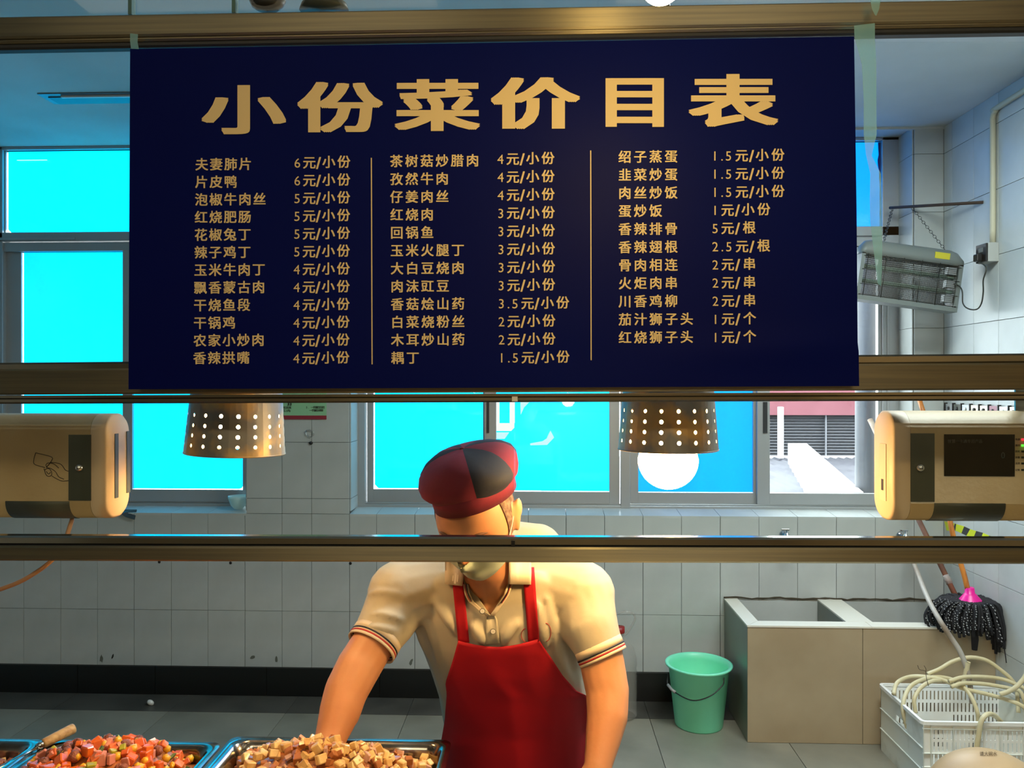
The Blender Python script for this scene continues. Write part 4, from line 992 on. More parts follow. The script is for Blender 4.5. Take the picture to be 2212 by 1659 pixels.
MB().box(CX1 - .003, CX1, CY0, CY1, 0, CZ - .012).obj('side_panel', cr, M_crs)
MB().box(CX0 + .003, CX1 - .003, CY0 + .003, CY1 - .003, .004, .010).obj('base', cr, M_cr)
rim = MB()
def rrxy(x0, x1, y0, y1, r, n=5):
    out = []
    for cx, cy, a0 in ((x1 - r, y1 - r, 0), (x0 + r, y1 - r, .5 * math.pi), (x0 + r, y0 + r, math.pi), (x1 - r, y0 + r, 1.5 * math.pi)):
        for k in range(n + 1): a = a0 + k * math.pi / 2 / n; out.append((cx + r * math.cos(a), cy + r * math.sin(a)))
    return out
o_ = rrxy(CX0 - .009, CX1 + .006, CY0 - .009, CY1 + .009, .022); i_ = rrxy(CX0 + .003, CX1 - .003, CY0 + .003, CY1 - .003, .014)
rings = [[Vector((a, b, CZ - .014)) for a, b in o_], [Vector((a, b, CZ)) for a, b in o_], [Vector((a, b, CZ)) for a, b in i_], [Vector((a, b, CZ - .014)) for a, b in i_]]
rings.append(rings[0]); rim.loft(rings, cap=False, smooth=False); rim.obj('rim', cr, M_cr)
for z in (.270, .170, .115, .068):
    MB().box(CX0 - .003, CX1, CY0 - .006, CY0, z - .0016, z + .0016).obj('rib', cr, M_crs if z in (.170, .270) else M_cr)
for x in (CX0, CX0 + .030, CX0 + .118, CX0 + .21, CX0 + .302, CX0 + .394, CX0 + .486):
    MB().box(x - .0015, x + .0015, CY0 - .007, CY0, 0, CZ - .014).obj('rib', cr, M_crs)
for z in (.19, .10):
    MB().box(CX0 - .005, CX0, CY0, CY1, z - .0016, z + .0016).obj('rib', cr, M_crs)
M_ho = mat('cream_hose', rgb(214, 204, 168), .38, c2=rgb(198, 184, 140), scale=5)
def hose(pts, r, label, n=8):
    MB().tube(spline(pts, n), r, 14).obj('cream_hose', None, M_ho, label, 'hose', 'cream hoses in the crate')
hose([P(1965, 1590, 3.45), P(1950, 1530, 3.45), P(1965, 1485, 3.50), P(2000, 1466, 3.55), P(2035, 1463, 3.57), P(2070, 1474, 3.52), P(2095, 1500, 3.46), P(2110, 1535, 3.42), P(2113, 1560, 3.42), P(2110, 1620, 3.42)], .0085, 'cream hose loop arching left to right inside the crate')
hose([P(2003, 1456, 3.58), P(2030, 1445, 3.58), P(2060, 1428, 3.58), P(2095, 1420, 3.58), P(2130, 1426, 3.57), P(2160, 1446, 3.55), P(2185, 1468, 3.53), P(2196, 1490, 3.53), P(2200, 1540, 3.5)], .0085, 'topmost cream hose arching high over the crate')
hose([P(1930, 1500, 3.50), P(1938, 1475, 3.54), P(1965, 1462, 3.57), P(2000, 1462, 3.56), P(2040, 1470, 3.54), P(2075, 1486, 3.50), P(2130, 1499, 3.47), P(2170, 1510, 3.45), P(2212, 1528, 3.42), P(2226, 1560, 3.42)], .0085, 'cream hose lying across the middle of the crate')
hose([P(2050, 1472, 3.50), P(2080, 1463, 3.52), P(2120, 1462, 3.54), P(2160, 1466, 3.54), P(2190, 1476, 3.52), P(2216, 1492, 3.50), P(2226, 1530, 3.48)], .0085, 'cream hose lying at the back of the crate')
hose([P(2055, 1484, 3.48), P(2080, 1476, 3.49), P(2120, 1477, 3.50), P(2155, 1482, 3.50), P(2185, 1488, 3.50), P(2205, 1496, 3.49), P(2222, 1540, 3.46)], .0085, 'second cream hose in front of the one at the back of the crate')
hose([P(2160, 1500, 3.44), P(2178, 1494, 3.43), P(2195, 1484, 3.42), P(2210, 1468, 3.42), P(2222, 1450, 3.42)], .0095, 'cream hose rising at the right edge of the photo')
hose([P(1978, 1540, 3.46), P(1975, 1510, 3.47), P(1990, 1485, 3.50), P(2012, 1472, 3.52), P(2032, 1470, 3.54)], .0085, 'short inner cream hose curve at the left of the crate')
hose([P(2180, 1600, 3.40), P(2168, 1568, 3.33), P(2150, 1547, 3.30), P(2134, 1543, 3.275), P(2120, 1557, 3.265), P(2114, 1590, 3.262), P(2106, 1640, 3.262), P(2100, 1690, 3.262)], .0098, 'cream hose end hanging over the front rim of the crate')
se = P(2091, 1450, 3.56)
m = MB(); m.tube([P(2083, 1472, 3.57), P(2091, 1430, 3.56)], .0105, 14, cap=False); m.tube([P(2091, 1430, 3.56), P(2090.8, 1431, 3.56)], [.0105, .006], 14, cap=False); m.obj('hose_stub', None, M_ho, 'short upright cream hose stub behind the arching hose', 'hose')
wt = MB()
wt.tube(spline([P(2006, 1482, 3.50), P(2002, 1468, 3.50), P(2000, 1455, 3.52), P(2000, 1445, 3.52), P(1996, 1438, 3.52)], 4), .0012, 5)
wt.tube(spline([P(2000, 1450, 3.52), P(1994, 1448, 3.52), P(1986, 1446, 3.52), P(1982, 1437, 3.52)], 4), .0011, 5)
wt.obj('wire_tie', None, mat('rusty_wire', rgb(60, 44, 30), .7), 'rusty twisted wire tie around the coiled hoses', 'wire')
# tan domed bin in front of the crate
dm = P(2140, 1617, 2.72)
db = empty('tan_bin', (dm.x, 2.72, 0), 'tan domed bin lid at the bottom right corner in front of the crate', 'bin')
M_tan = mat('tan_plastic', rgb(186, 156, 116), .45, c2=rgb(174, 142, 104), scale=2)
Rd = .205; zt_ = .246 + .195 - .012
pf = [(Rd * math.cos(a), zt_ - Rd * .95 * (1 - math.sin(a))) for a in [math.pi / 2 * k / 14 for k in range(15)]]
MB().lathe(pf[:-1] + [(.001, zt_)], (dm.x, 2.72, 0), 48).obj('lid', db, M_tan)
zl = pf[0][1]
MB().lathe([(.001, 0), (.16, 0), (.17, .02), (.190, zl - .005), (.195, zl)], (dm.x, 2.72, 0), 40).obj('tub', db, M_tan)
def domemap(x, y):
    r = RAY(x, y); o = Vector((0, 0, CH)); c = Vector((dm.x, 2.72, zt_ - Rd * .95))
    s = Vector((1 / Rd, 1 / Rd, 1 / (Rd * .95))); ro = Vector((a * b for a, b in zip(o - c, s))); rd = Vector((a * b for a, b in zip(r, s)))
    A_ = rd.dot(rd); B_ = 2 * ro.dot(rd); C_ = ro.dot(ro) - 1; D_ = max(0, B_ * B_ - 4 * A_ * C_)
    t = (-B_ - math.sqrt(D_)) / (2 * A_); return o + r * (t - .0015)
m = MB()
for i, ch in enumerate('请大碗水'): put(m, ch, lambda a: 2116 + i * 9.5 + a * 9.5, lambda b: 1628 - (b - .375) * 9.5, .02, domemap)
m.obj('lettering', db, mat('brown_print', rgb(104, 78, 40), .6), recalc=False)

# ---------------------------------------------------------------- FOOD TRAYS
ZR = .903
def tray(x0, x1, yb, label, depth=.46):
    r = empty('food_tray', ((x0 + x1) / 2, yb - depth / 2, .80), label, 'tray', 'steel food trays on the counter')
    y0, y1 = yb - depth, yb
    def ring(ins, z, rad, ch=False):
        return [Vector((a, b, z)) for a, b in rrxy(x0 + ins, x1 - ins, y0 + ins, y1 - ins, rad, 6)]
    m = MB()
    m.loft([ring(0, ZR - .006, .022), ring(0, ZR, .022), ring(.013, ZR, .030), ring(.018, ZR - .004, .030), ring(.022, ZR - .02, .034), ring(.040, .812, .03), ring(.06, .806, .03)], cap=False)
    m.loft([ring(.06, .806, .03), ring(.09, .8055, .02)], cap=True)
    m.obj('pan', r, M_tray); 
    MB().loft([ring(.040, .8035, .03), ring(.042, .812, .03)], cap=False).obj('pan_foot', r, M_tray)
    return r
T1 = tray(-1.046, -.672, 1.664, 'left steel tray of diced carrot and corn stir fry')
T2 = tray(-.663, -.190, 1.694, 'right steel tray of diced potato dish under the worker\'s hand')
T0 = tray(-1.43, -1.052, 1.664, 'leftmost steel tray, only its right corner in view, with a ladle across it')
fmats = {'carrot_cube': mat('carrot', rgb(232, 112, 34), .35, c2=rgb(220, 96, 44), scale=30, coat=.4), 'corn_kernel': mat('corn', rgb(240, 184, 40), .35, c2=rgb(222, 160, 30), scale=40, coat=.3),
         'meat_piece': mat('cooked_meat', rgb(150, 84, 60), .5, c2=rgb(118, 66, 44), scale=40, bump=.5, bscale=150), 'ham_piece': mat('ham', rgb(222, 140, 116), .4, coat=.3), 'green_bean': mat('bean', rgb(70, 92, 40), .4),
         'pepper_piece': mat('green_pepper', rgb(176, 172, 52), .35, coat=.3), 'potato_cube': mat('potato', rgb(236, 204, 140), .4, c2=rgb(214, 168, 100), scale=30, coat=.35), 'bean': mat('dark_bean', rgb(120, 62, 40), .3, coat=.5),
         'sauce_chunk': mat('braised', rgb(170, 104, 54), .35, coat=.5), 'onion_piece': mat('onion', rgb(214, 170, 150), .35, coat=.3)}
def chunk(kind, r, seed):
    rr = random.Random(seed); bm = bmesh.new()
    if kind in ('corn_kernel', 'bean'): bmesh.ops.create_icosphere(bm, subdivisions=1, radius=r * .55)
    elif kind in ('meat_piece',): bmesh.ops.create_icosphere(bm, subdivisions=2, radius=r * .62)
    else: bmesh.ops.create_cube(bm, size=r)
    for v in bm.verts: v.co = Vector((v.co.x * rr.uniform(.8, 1.1), v.co.y * rr.uniform(.8, 1.1), v.co.z * rr.uniform(.75, 1.05)))
    if kind not in ('corn_kernel', 'bean', 'meat_piece'): bmesh.ops.bevel(bm, geom=bm.edges[:], offset=r * .09, segments=1, affect='EDGES')
    if kind == 'green_bean': bmesh.ops.scale(bm, vec=(2.2, .5, .5), verts=bm.verts)
    if kind in ('ham_piece', 'onion_piece'): bmesh.ops.scale(bm, vec=(1.1, 1.0, .5), verts=bm.verts)
    me = bpy.data.meshes.new(kind); bm.to_mesh(me); bm.free(); me.materials.append(fmats[kind])
    for p in me.polygons: p.use_smooth = kind in ('corn_kernel', 'bean', 'meat_piece')
    return me
def heap(x0, x1, yb, base, amp, xc, yc, sx, sy, kinds, n, name, label, basem, seed):
    y0 = yb - .408; r = empty(name, (xc, yc, base), label, 'food'); rr = random.Random(seed)
    def h(x, y):
        
        e = max(0, min(x - x0, x1 - x, yb - y, y - y0)); e = min(1, e / .06); e = e * e * (3 - 2 * e)
        return base + amp * e * math.exp(-((x - xc) / sx) ** 2 - ((y - yc) / sy) ** 2) + .004 * math.sin(x * 90) * math.sin(y * 80)
    m = MB(); N = 40; vs = []
    for j in range(N + 1):
        for i in range(N + 1):
            x = x0 + (x1 - x0) * i / N; y = y0 + (yb - y0) * j / N; vs.append((x, y, h(x, y) - .006))
    nb = len(vs); vs += [(x, y, .83) for x, y, z in vs]
    fs = [(j * (N + 1) + i, j * (N + 1) + i + 1, (j + 1) * (N + 1) + i + 1, (j + 1) * (N + 1) + i) for j in range(N) for i in range(N)]
    m.add(vs[:nb], fs, 0, True); m.obj('sauce', r, basem, kind='stuff', recalc=False)
    V = {k: [chunk(k, s, hash((k, q)) % 1000 if False else (q * 7 + len(k))) for q in range(3)] for k, s, w in kinds}
    pop = [k for k, s, w in kinds]; wt = [w for k, s, w in kinds]
    zlim = lambda y: 1.66 - .4805 * y
    c = 0; tries = 0
    while c < n and tries < n * 60:
        tries += 1
        x = rr.uniform(x0 + .006, x1 - .006); y = rr.uniform(1.45, yb - .006); z = h(x, y)
        if rr.random() < .7 and z > zlim(y) + .03: pass
        if z < zlim(y) - .02: continue
        k = rr.choices(pop, wt)[0]
        o = bpy.data.objects.new(k, rr.choice(V[k])); COL.objects.link(o); o.parent = r; o.matrix_parent_inverse = Matrix.Translation(-Vector(r.location))
        q_ = rr.uniform(.65, 1.05); o.scale = (q_, q_, q_ * rr.uniform(.8, 1)); o.location = (x, y, z + rr.uniform(-.003, .008)); o.rotation_euler = (rr.uniform(0, 6), rr.uniform(0, 6), rr.uniform(0, 6)); c += 1
    J = {k: MB() for k in pop}
    for q in range(650):
        x = rr.uniform(x0 + .006, x1 - .006); y = rr.uniform(y0 + .006, 1.50); z = h(x, y)
        if z > zlim(y) - .012: continue
        k = rr.choices(pop, wt)[0]; me = rr.choice(V[k]); c_, s_ = math.cos(q), math.sin(q); q_ = rr.uniform(.65, 1.05)
        J[k].add([(x + (v.co.x * c_ - v.co.y * s_) * q_, y + (v.co.x * s_ + v.co.y * c_) * q_, z + v.co.z * q_ + rr.uniform(0, .0001)) for v in me.vertices], [tuple(p.vertices) for p in me.polygons], 0, k in ('corn_kernel', 'bean', 'meat_piece'))
    for k, mb in J.items():
        if mb.v: mb.obj('loose_' + k, r, fmats[k], kind='stuff')
    return h
M_sauce = mat('stew_base', rgb(178, 106, 54), .35, c2=rgb(130, 76, 40), scale=60, bump=.6, bscale=90, coat=.4)
h1 = heap(-1.020, -.698, 1.638, .872, .092, -.83, 1.485, .24, .155,
     [('carrot_cube', .020, 30), ('corn_kernel', .0185, 60), ('meat_piece', .020, 26), ('ham_piece', .020, 22), ('green_bean', .014, 6), ('pepper_piece', .017, 7)], 300, 'vegetable_stir_fry', 'heap of orange carrot, yellow corn and meat cubes in the left tray', M_sauce, 4)
h2 = heap(-.637, -.216, 1.668, .866, .092, -.44, 1.525, .20, .135,
     [('potato_cube', .019, 56), ('sauce_chunk', .017, 22), ('bean', .015, 10), ('onion_piece', .017, 14)], 300, 'diced_potato_dish', 'heap of pale diced potato cubes in the right tray', M_sauce, 9)
h0 = heap(-1.404, -1.078, 1.638, .868, .03, -1.2, 1.48, .2, .2, [('meat_piece', .02, 40), ('potato_cube', .016, 10), ('sauce_chunk', .018, 20)], 60, 'braised_meat_dish', 'dark braised meat in the leftmost tray', M_sauce, 12)
ld = empty('ladle', P(60, 1630, 1.58), 'steel ladle with wooden handle resting across the two left trays', 'ladle')
a = P(98, 1603, 1.60); b = P(160, 1573, 1.64); zt = ZR + .018
def lp(x, y, Y): return P(x, y, Y)
A1 = P(-10, 1665, 1.545); A2 = P(92, 1607, 1.625); A3 = P(160, 1573, 1.68)
dd_ = (A2 - A1).normalized()
MB().tube([A1 - dd_ * .10, A1, A2], [.004, .004, .0045], 10).obj('shaft', ld, M_steelB)
MB().tube([A2 - dd_ * .012, A2 + dd_ * .004], [.0065, .0085], 14).obj('ferrule', ld, M_chrome)
d2 = (A3 - A2).normalized()
MB().tube([A2, A2 + d2 * .004, A2 + d2 * .03, A3 - d2 * .004, A3], [.0085, .0098, .0105, .0112, .0098], 18).obj('handle', ld, mat('light_wood', rgb(206, 168, 112), .5, c2=rgb(176, 134, 84), scale=18, stretch=(1, 6, 6)))
bb = A1 - dd_ * .12
MB().lathe([(.001, -.02), (.022, -.017), (.034, -.006), (.037, .004), (.036, .004), (.032, -.005), (.001, -.018)], bb, 24).obj('bowl', ld, M_steelB)

# ---------------------------------------------------------------- THE WORKER
M_skin = mat('skin', rgb(212, 152, 108), .5, c2=rgb(200, 138, 96), scale=7, bump=.03, bscale=120)
M_skin.node_tree.nodes['Principled BSDF'].inputs['Subsurface Weight'].default_value = .06
M_shirt = mat('polo_cotton', rgb(198, 192, 172), .8, c2=rgb(188, 181, 160), scale=6, bump=.08, bscale=26)
M_apron = mat('red_apron', rgb(188, 2, 30), .75, c2=rgb(172, 2, 26), scale=5, bump=.10, bscale=20)
M_maroon = mat('maroon_cloth', rgb(120, 14, 46), .8, bump=.1, bscale=40); M_navy = mat('navy_cloth', rgb(20, 24, 42), .8, bump=.1, bscale=40)
M_maskm = mat('mask_fabric', rgb(198, 214, 190), .7)
M_hair = mat('grey_stubble', rgb(92, 66, 48), .85, c2=rgb(140, 112, 88), scale=90)
M_dark = mat('dark_stripe', rgb(24, 24, 36), .7); M_redS = mat('red_stripe', rgb(176, 36, 34), .7); M_rib = mat('rib_knit', rgb(222, 206, 178), .8)
def remesh(mb, vox, sm=4, fac=.5):
    me = mb.mesh('raw'); o = bpy.data.objects.new('raw', me); COL.objects.link(o)
    md = o.modifiers.new('r', 'REMESH'); md.mode = 'VOXEL'; md.voxel_size = vox; md.use_smooth_shade = True
    dg = bpy.context.evaluated_depsgraph_get(); me2 = bpy.data.meshes.new_from_object(o.evaluated_get(dg))
    bpy.data.objects.remove(o); bm = bmesh.new(); bm.from_mesh(me2)
    for _ in range(sm): bmesh.ops.smooth_vert(bm, verts=bm.verts[:], factor=fac, use_axis_x=True, use_axis_y=True, use_axis_z=True)
    for f in bm.faces: f.smooth = True
    bm.to_mesh(me2); bm.free(); return me2
def limb(mb, pts, step=.25, n=14):      # pts: (Vector, radius); dense spheres -> smooth tapered limb
    for (a, ra), (b, rb) in zip(pts[:-1], pts[1:]):
        a, b = Vector(a), Vector(b); L = (b - a).length; k = max(2, int(L / (min(ra, rb) * step)))
        mb.tube([a + (b - a) * q / k for q in range(k + 1)], [ra + (rb - ra) * q / k for q in range(k + 1)], n)
    for a, ra in pts: mb.ball(a, ra, n)
def ell(c, rx, ry, n=28, tilt=.0, pw=2.4):
    out = []
    for k in range(n):
        a = 2 * math.pi * k / n; ca, sa = math.cos(a), math.sin(a)
        x = rx * math.copysign(abs(ca) ** (2 / pw), ca); y = ry * math.copysign(abs(sa) ** (2 / pw), sa)
        out.append(Vector((c.x + x, c.y + y * math.cos(tilt), c.z + y * math.sin(tilt))))
    return out
# torso rings: (px centre, py, Y, half width, half depth, tilt)
TR_ = [(1070, 1232, 1.86, .085, .075, -.6), (1070, 1248, 1.87, .135, .095, -.5), (1070, 1272, 1.885, .188, .112, -.42), (1074, 1310, 1.90, .205, .125, -.35),
       (1078, 1350, 1.915, .200, .135, -.3), (1086, 1400, 1.94, .196, .138, -.25), (1098, 1450, 1.97, .190, .136, -.22), (1108, 1500, 2.005, .186, .132, -.18),
       (1114, 1560, 2.045, .184, .130, -.1), (1118, 1630, 2.08, .190, .135, 0), (1120, 1720, 2.11, .195, .140, 0)]
def torso(mb, d):
    rings = [ell(P(x, y, Y), w - d, dp - d, tilt=t) for x, y, Y, w, dp, t in TR_]
    mb.loft(rings)
SL = P(868, 1285, 1.86); SRt = P(1256, 1285, 1.855)
LA = [(SL, .078), (P(838, 1340, 1.82), .066), (P(808, 1388, 1.78), .055)]
LB = [(P(812, 1380, 1.785), .049), (P(775, 1440, 1.745), .050), (P(748, 1492, 1.715), .0475), (P(735, 1535, 1.69), .0450), (P(716, 1590, 1.65), .0345), (P(703, 1632, 1.615), .0270)]
RA = [(SRt, .077), (P(1270, 1345, 1.82), .068), (P(1298, 1408, 1.80), .053)]
RB = [(P(1295, 1392, 1.80), .049), (P(1303, 1445, 1.79), .050), (P(1312, 1492, 1.775), .0485), (P(1312, 1545, 1.75), .0455), (P(1302, 1600, 1.72), .038), (P(1292, 1652, 1.69), .030), (P(1288, 1672, 1.68), .028)]
HC = P(1028, 1112, 1.655)
psi, rho, rol = .24, .56, -.05
fwd = Vector((-math.sin(psi) * math.cos(rho), -math.cos(psi) * math.cos(rho), -math.sin(rho)))
rgt = Vector((0, 0, 1)).cross(fwd).normalized() * -1      # towards image right when facing the camera
rgt = Vector((math.cos(psi), -math.sin(psi), 0))
upv = rgt.cross(fwd).normalized(); 
if upv.z < 0: upv = -upv
Rr = Matrix.Rotation(-rol, 3, fwd); rgt = Rr @ rgt; upv = Rr @ upv
def HL(x, y, z): return HC + rgt * x + fwd * y + upv * z
def head_r(d, off=0.0):
    x, y, z = d[0] * .080, d[1] * .096, d[2] * .118
    if z < 0:
        k = -d[2]; x *= 1 - .26 * k ** 1.6; y *= (1 - .06 * k) if y > 0 else (1 - .45 * k ** 1.3)
    if y > 0:
        g = lambda cx, cz, sx, sz: math.exp(-((x - cx) / sx) ** 2 - ((z - cz) / sz) ** 2)
        y += .024 * g(0, -.030, .011, .014) + .012 * g(0, -.008, .008, .022) + .006 * g(0, .024, .045, .009)
        y -= .012 * (g(.031, .006, .017, .011) + g(-.031, .006, .017, .011)); y += .0065 * (g(.031, .003, .011, .007) + g(-.031, .003, .011, .007))
        y += .005 * (g(.045, -.028, .02, .02) + g(-.045, -.028, .02, .02)) + .007 * g(0, -.068, .022, .010) + .006 * g(0, -.105, .02, .012)
    v = Vector((x, y, z)); L = Vector(d)
    return v + Vector((d[0], d[1], d[2])) * off
def headsurf(lat0, lat1, lon0, lon1, nl, nn, off):   # lat from -pi/2..pi/2, lon 0 = face
    rings = []
    for i in range(nl + 1):
        la = lat0 + (lat1 - lat0) * i / nl; rings.append([HL(*head_r((math.cos(la) * math.sin(lo), math.cos(la) * math.cos(lo), math.sin(la)), off)) for lo in [lon0 + (lon1 - lon0) * k / nn for k in range(nn + 1)]])
    return rings
body = MB()
hr = headsurf(-1.55, 1.55, 0, 2 * math.pi * (1 - 1 / 72), 48, 71, 0)
body.loft(hr)
# ears
for s in (-1, 1):
    for (x, y, z, rx, ry, rz) in ((.082, -.012, -.008, .009, .017, .031), (.090, -.020, .006, .006, .015, .022), (.081, -.006, -.034, .007, .009, .012)):
        Mx = Matrix((rgt, fwd, upv)).transposed().to_4x4()
        body.ball(HL(s * x, y, z), (rx, ry, rz), 14, M=Mx)
# neck
limb(body, [(HL(0, -.05, -.03), .056), (P(1054, 1215, 1.785), .060), (P(1062, 1245, 1.84), .070)], .3)
torso(body, .014)
limb(body, [(SL, .060), (P(838, 1340, 1.82), .052)] + LB, .3)
limb(body, [(SRt, .058), (P(1272, 1345, 1.82), .050)] + RB, .3)
# hands
def hand(mb, w, dirv, palmn, side, curl):
    dirv = dirv.normalized(); palmn = (palmn - dirv * palmn.dot(dirv)).normalized(); acr = dirv.cross(palmn).normalized()
    for k in range(5):
        t = k / 4; c = w + dirv * (.095 * t)
        for j in (-1.5, -.5, .5, 1.5): mb.ball(c + acr * (j * (.013 + .006 * t)), (.0165, .0165, .0165), 10)
    for f, (j, L) in enumerate(((-1.6, .062), (-.55, .074), (.5, .082), (1.55, .074))):
        p = w + dirv * (.095 + (.004 if 0 < f < 3 else -.004)) + acr * (j * .020); d = dirv.copy(); pts = [(p - dirv * .02, .0105), (p, .0102)]
        for s, (ln, rr_) in enumerate(((.45, .0095), (.30, .0088), (.25, .0078))):
            d = (Matrix.Rotation(curl * (1 + .3 * s), 3, acr) @ d).normalized(); p = p + d * L * ln; pts.append((p, rr_))
        limb(mb, pts, .5, 10)
    b = w + dirv * .025 + acr * side * .030
    d = (dirv * .75 + acr * side * .65 - palmn * .25).normalized()
    limb(mb, [(b, .016), (b + d * .038, .0125), (b + d * .038 + (d + dirv).normalized() * .030, .0110), (b + d * .038 + (d + dirv).normalized() * .052, .0095)], .5, 10)
wl = LB[-1][0]; hand(body, wl, Vector((-.10, -.50, -.80)), Vector((0, -1, .4)), 1, .30)
wr_ = RB[-1][0]; hand(body, wr_ + Vector((0, 0, -.002)), Vector((-.15, -.75, -.55)), Vector((0, -.4, 1)), -1, .16)
# hips and legs
hipc = P(1120, 1720, 2.11)
for s in (-1, 1):
    limb(body, [(Vector((hipc.x + s * .095, 2.12, .84)), .088), (Vector((hipc.x + s * .115, 2.10, .48)), .058), (Vector((hipc.x + s * .125, 2.14, .09)), .040), (Vector((hipc.x + s * .13, 2.04, .035)), .034)], .3)
bme = remesh(body, .0042, 3, .5)
person = empty('person', (hipc.x, 2.13, 0), 'food server in a cream polo shirt, red apron and maroon cap leaning over the trays', 'person')
link('body', bme, person, M_skin)
# trousers and shoes
tm = MB()
for s in (-1, 1):
    limb(tm, [(Vector((hipc.x + s * .090, 2.12, .86)), .105), (Vector((hipc.x + s * .115, 2.10, .48)), .078), (Vector((hipc.x + s * .125, 2.13, .10)), .066)], .3)
rings = [ell(Vector((hipc.x, 2.11, z)), w, d_) for z, w, d_ in ((.80, .19, .13), (.90, .198, .138), (.985, .190, .130))]
tm.loft(rings); link('trousers', remesh(tm, .011, 3), person, mat('dark_trousers', rgb(34, 30, 34), .85, bump=.1, bscale=20))
for s in (-1, 1):
    sm_ = MB(); x = hipc.x + s * .13; sm_.ball((x, 2.12, .05), (.045, .06, .05), 14); sm_.ball((x, 2.00, .036), (.048, .085, .036), 14); sm_.box(x - .045, x + .045, 1.93, 2.165, 0, .03, bev=.008)
    link('shoe', remesh(sm_, .007, 2), person, M_black)
# shirt
sh = MB(); rings = [ell(P(x, y, Y), w, dp, tilt=t) for x, y, Y, w, dp, t in TR_[1:9]]
sh.loft(rings)
def sleeve(pts):
    limb(sh, [pts[0], pts[1]], .3); a, ra = pts[1]; b, rb = pts[2]
    k = 8; sh.tube([Vector(a) + (Vector(b) - Vector(a)) * q / k for q in range(k + 1)], [ra + (rb - ra) * q / k for q in range(k + 1)], 20)
sleeve([(a, r) for a, r in LA]); sleeve([(a, r) for a, r in RA])
limb(sh, [(SL, .082), (P(960, 1262, 1.875), .070), (P(1060, 1258, 1.885), .066), (P(1170, 1262, 1.875), .070), (SRt, .079)], .3)
# upper back / trapezius
limb(sh, [(P(1010, 1195, 1.93), .060), (P(1080, 1180, 1.945), .066), (P(1160, 1190, 1.93), .066)], .3)
limb(sh, [(P(950, 1240, 1.92), .07), (P(1190, 1235, 1.92), .075)], .3)
# soft folds
def fold(pts, r=.010):
    for a, b in zip(pts[:-1], pts[1:]):
        pass
    sh.tube(spline(pts, 5), [r * (.4 + .6 * math.sin(math.pi * q / (len(pts) * 5 - 5))) for q in range((len(pts) - 1) * 5 + 1)], 8)
def surfp(x, y):   # front surface of the torso loft, roughly
    Yc = interp(y, [t[1] for t in TR_], [t[2] for t in TR_]); w = interp(y, [t[1] for t in TR_], [t[3] for t in TR_]); dp = interp(y, [t[1] for t in TR_], [t[4] for t in TR_]); xc = interp(y, [t[1] for t in TR_], [t[0] for t in TR_])
    c = P(xc, y, Yc); p = P(x, y, Yc); q = min(.98, abs(p.x - c.x) / w); dy = dp * (1 - q ** 2.4) ** (1 / 2.4)
    return P(x, y, Yc - dy)
for pts in ([(905, 1290), (925, 1340), (945, 1400), (955, 1455)], [(930, 1275), (965, 1330), (985, 1370)], [(895, 1330), (915, 1380), (940, 1440)],
            [(1180, 1290), (1192, 1350), (1210, 1420), (1235, 1480)], [(1215, 1300), (1222, 1370), (1245, 1440)], [(1160, 1300), (1172, 1360), (1180, 1400)], [(1235, 1320), (1240, 1390), (1262, 1450)], [(1205, 1275), (1235, 1300), (1255, 1330)], [(925, 1265), (905, 1300), (893, 1345)], [(1020, 1350), (1040, 1375), (1050, 1392)], [(1120, 1345), (1095, 1370), (1088, 1392)]):
    fold([surfp(x, y) for x, y in pts], .0145)
for base_, ax in ((LA, 1), (RA, -1)):
    for q in ((.22, .62, .86) if ax > 0 else (.2, .5, .82)):
        a, ra = base_[0]; b, rb = base_[2]; c = Vector(a).lerp(Vector(b), q); r = ra + (rb - ra) * q - .003
        d = (Vector(b) - Vector(a)).normalized(); s = d.cross(Vector((0, -1, 0))).normalized(); f = s.cross(d)
        fold([c + (s * math.cos(t) + f * math.sin(t) * (1 if f.y < 0 else -1)) * r + d * .02 * math.cos(t) for t in ((.3, .8, 1.4, 1.9) if q < .5 else (.9, 1.4, 2.0, 2.5))], .0085)
sme = remesh(sh, .0052, 2, .5)
# V neck wedge removed with a boolean prism
so_ = bpy.data.objects.new('tmp', sme); COL.objects.link(so_)
vp = [(1008, 1225), (1012, 1262), (1034, 1292), (1060, 1330), (1078, 1298), (1097, 1262), (1104, 1225), (1085, 1180), (1020, 1180)]
nearv = [P(x, y, 1.60) for x, y in vp]; farv = [P(x, y, 1.855) for x, y in vp]
n = len(vp); cut = MB(); cut.add(nearv + farv, [tuple(range(n)), tuple(range(2 * n - 1, n - 1, -1))] + [(i, (i + 1) % n, n + (i + 1) % n, n + i) for i in range(n)])
co = cut.obj('cut', None, None)
md = so_.modifiers.new('b', 'BOOLEAN'); md.operation = 'DIFFERENCE'; md.object = co; md.solver = 'EXACT'
sme2 = bpy.data.meshes.new_from_object(so_.evaluated_get(bpy.context.evaluated_depsgraph_get()))
bpy.data.objects.remove(so_); bpy.data.objects.remove(co)
for p in sme2.polygons: p.use_smooth = True
shirt = link('polo_shirt', sme2, person, M_shirt)
bm = bmesh.new(); bm.from_mesh(sme2); bvS = BVHTree.FromBMesh(bm)
bm2 = bmesh.new(); bm2.from_mesh(bme); bvB = BVHTree.FromBMesh(bm2); bm.free(); bm2.free()
ORG = Vector((0, 0, CH))
def drape(x, y, off, bvs=(None,), dflt=1.9):
    best = None
    for b in (bvs if bvs[0] else (bvS,)):
        h = b.ray_cast(ORG, RAY(x, y))
        if h[0] is not None and (best is None or h[3] < best): best = h[3]
    if best is None: return None
    return ORG + RAY(x, y) * (best - off)
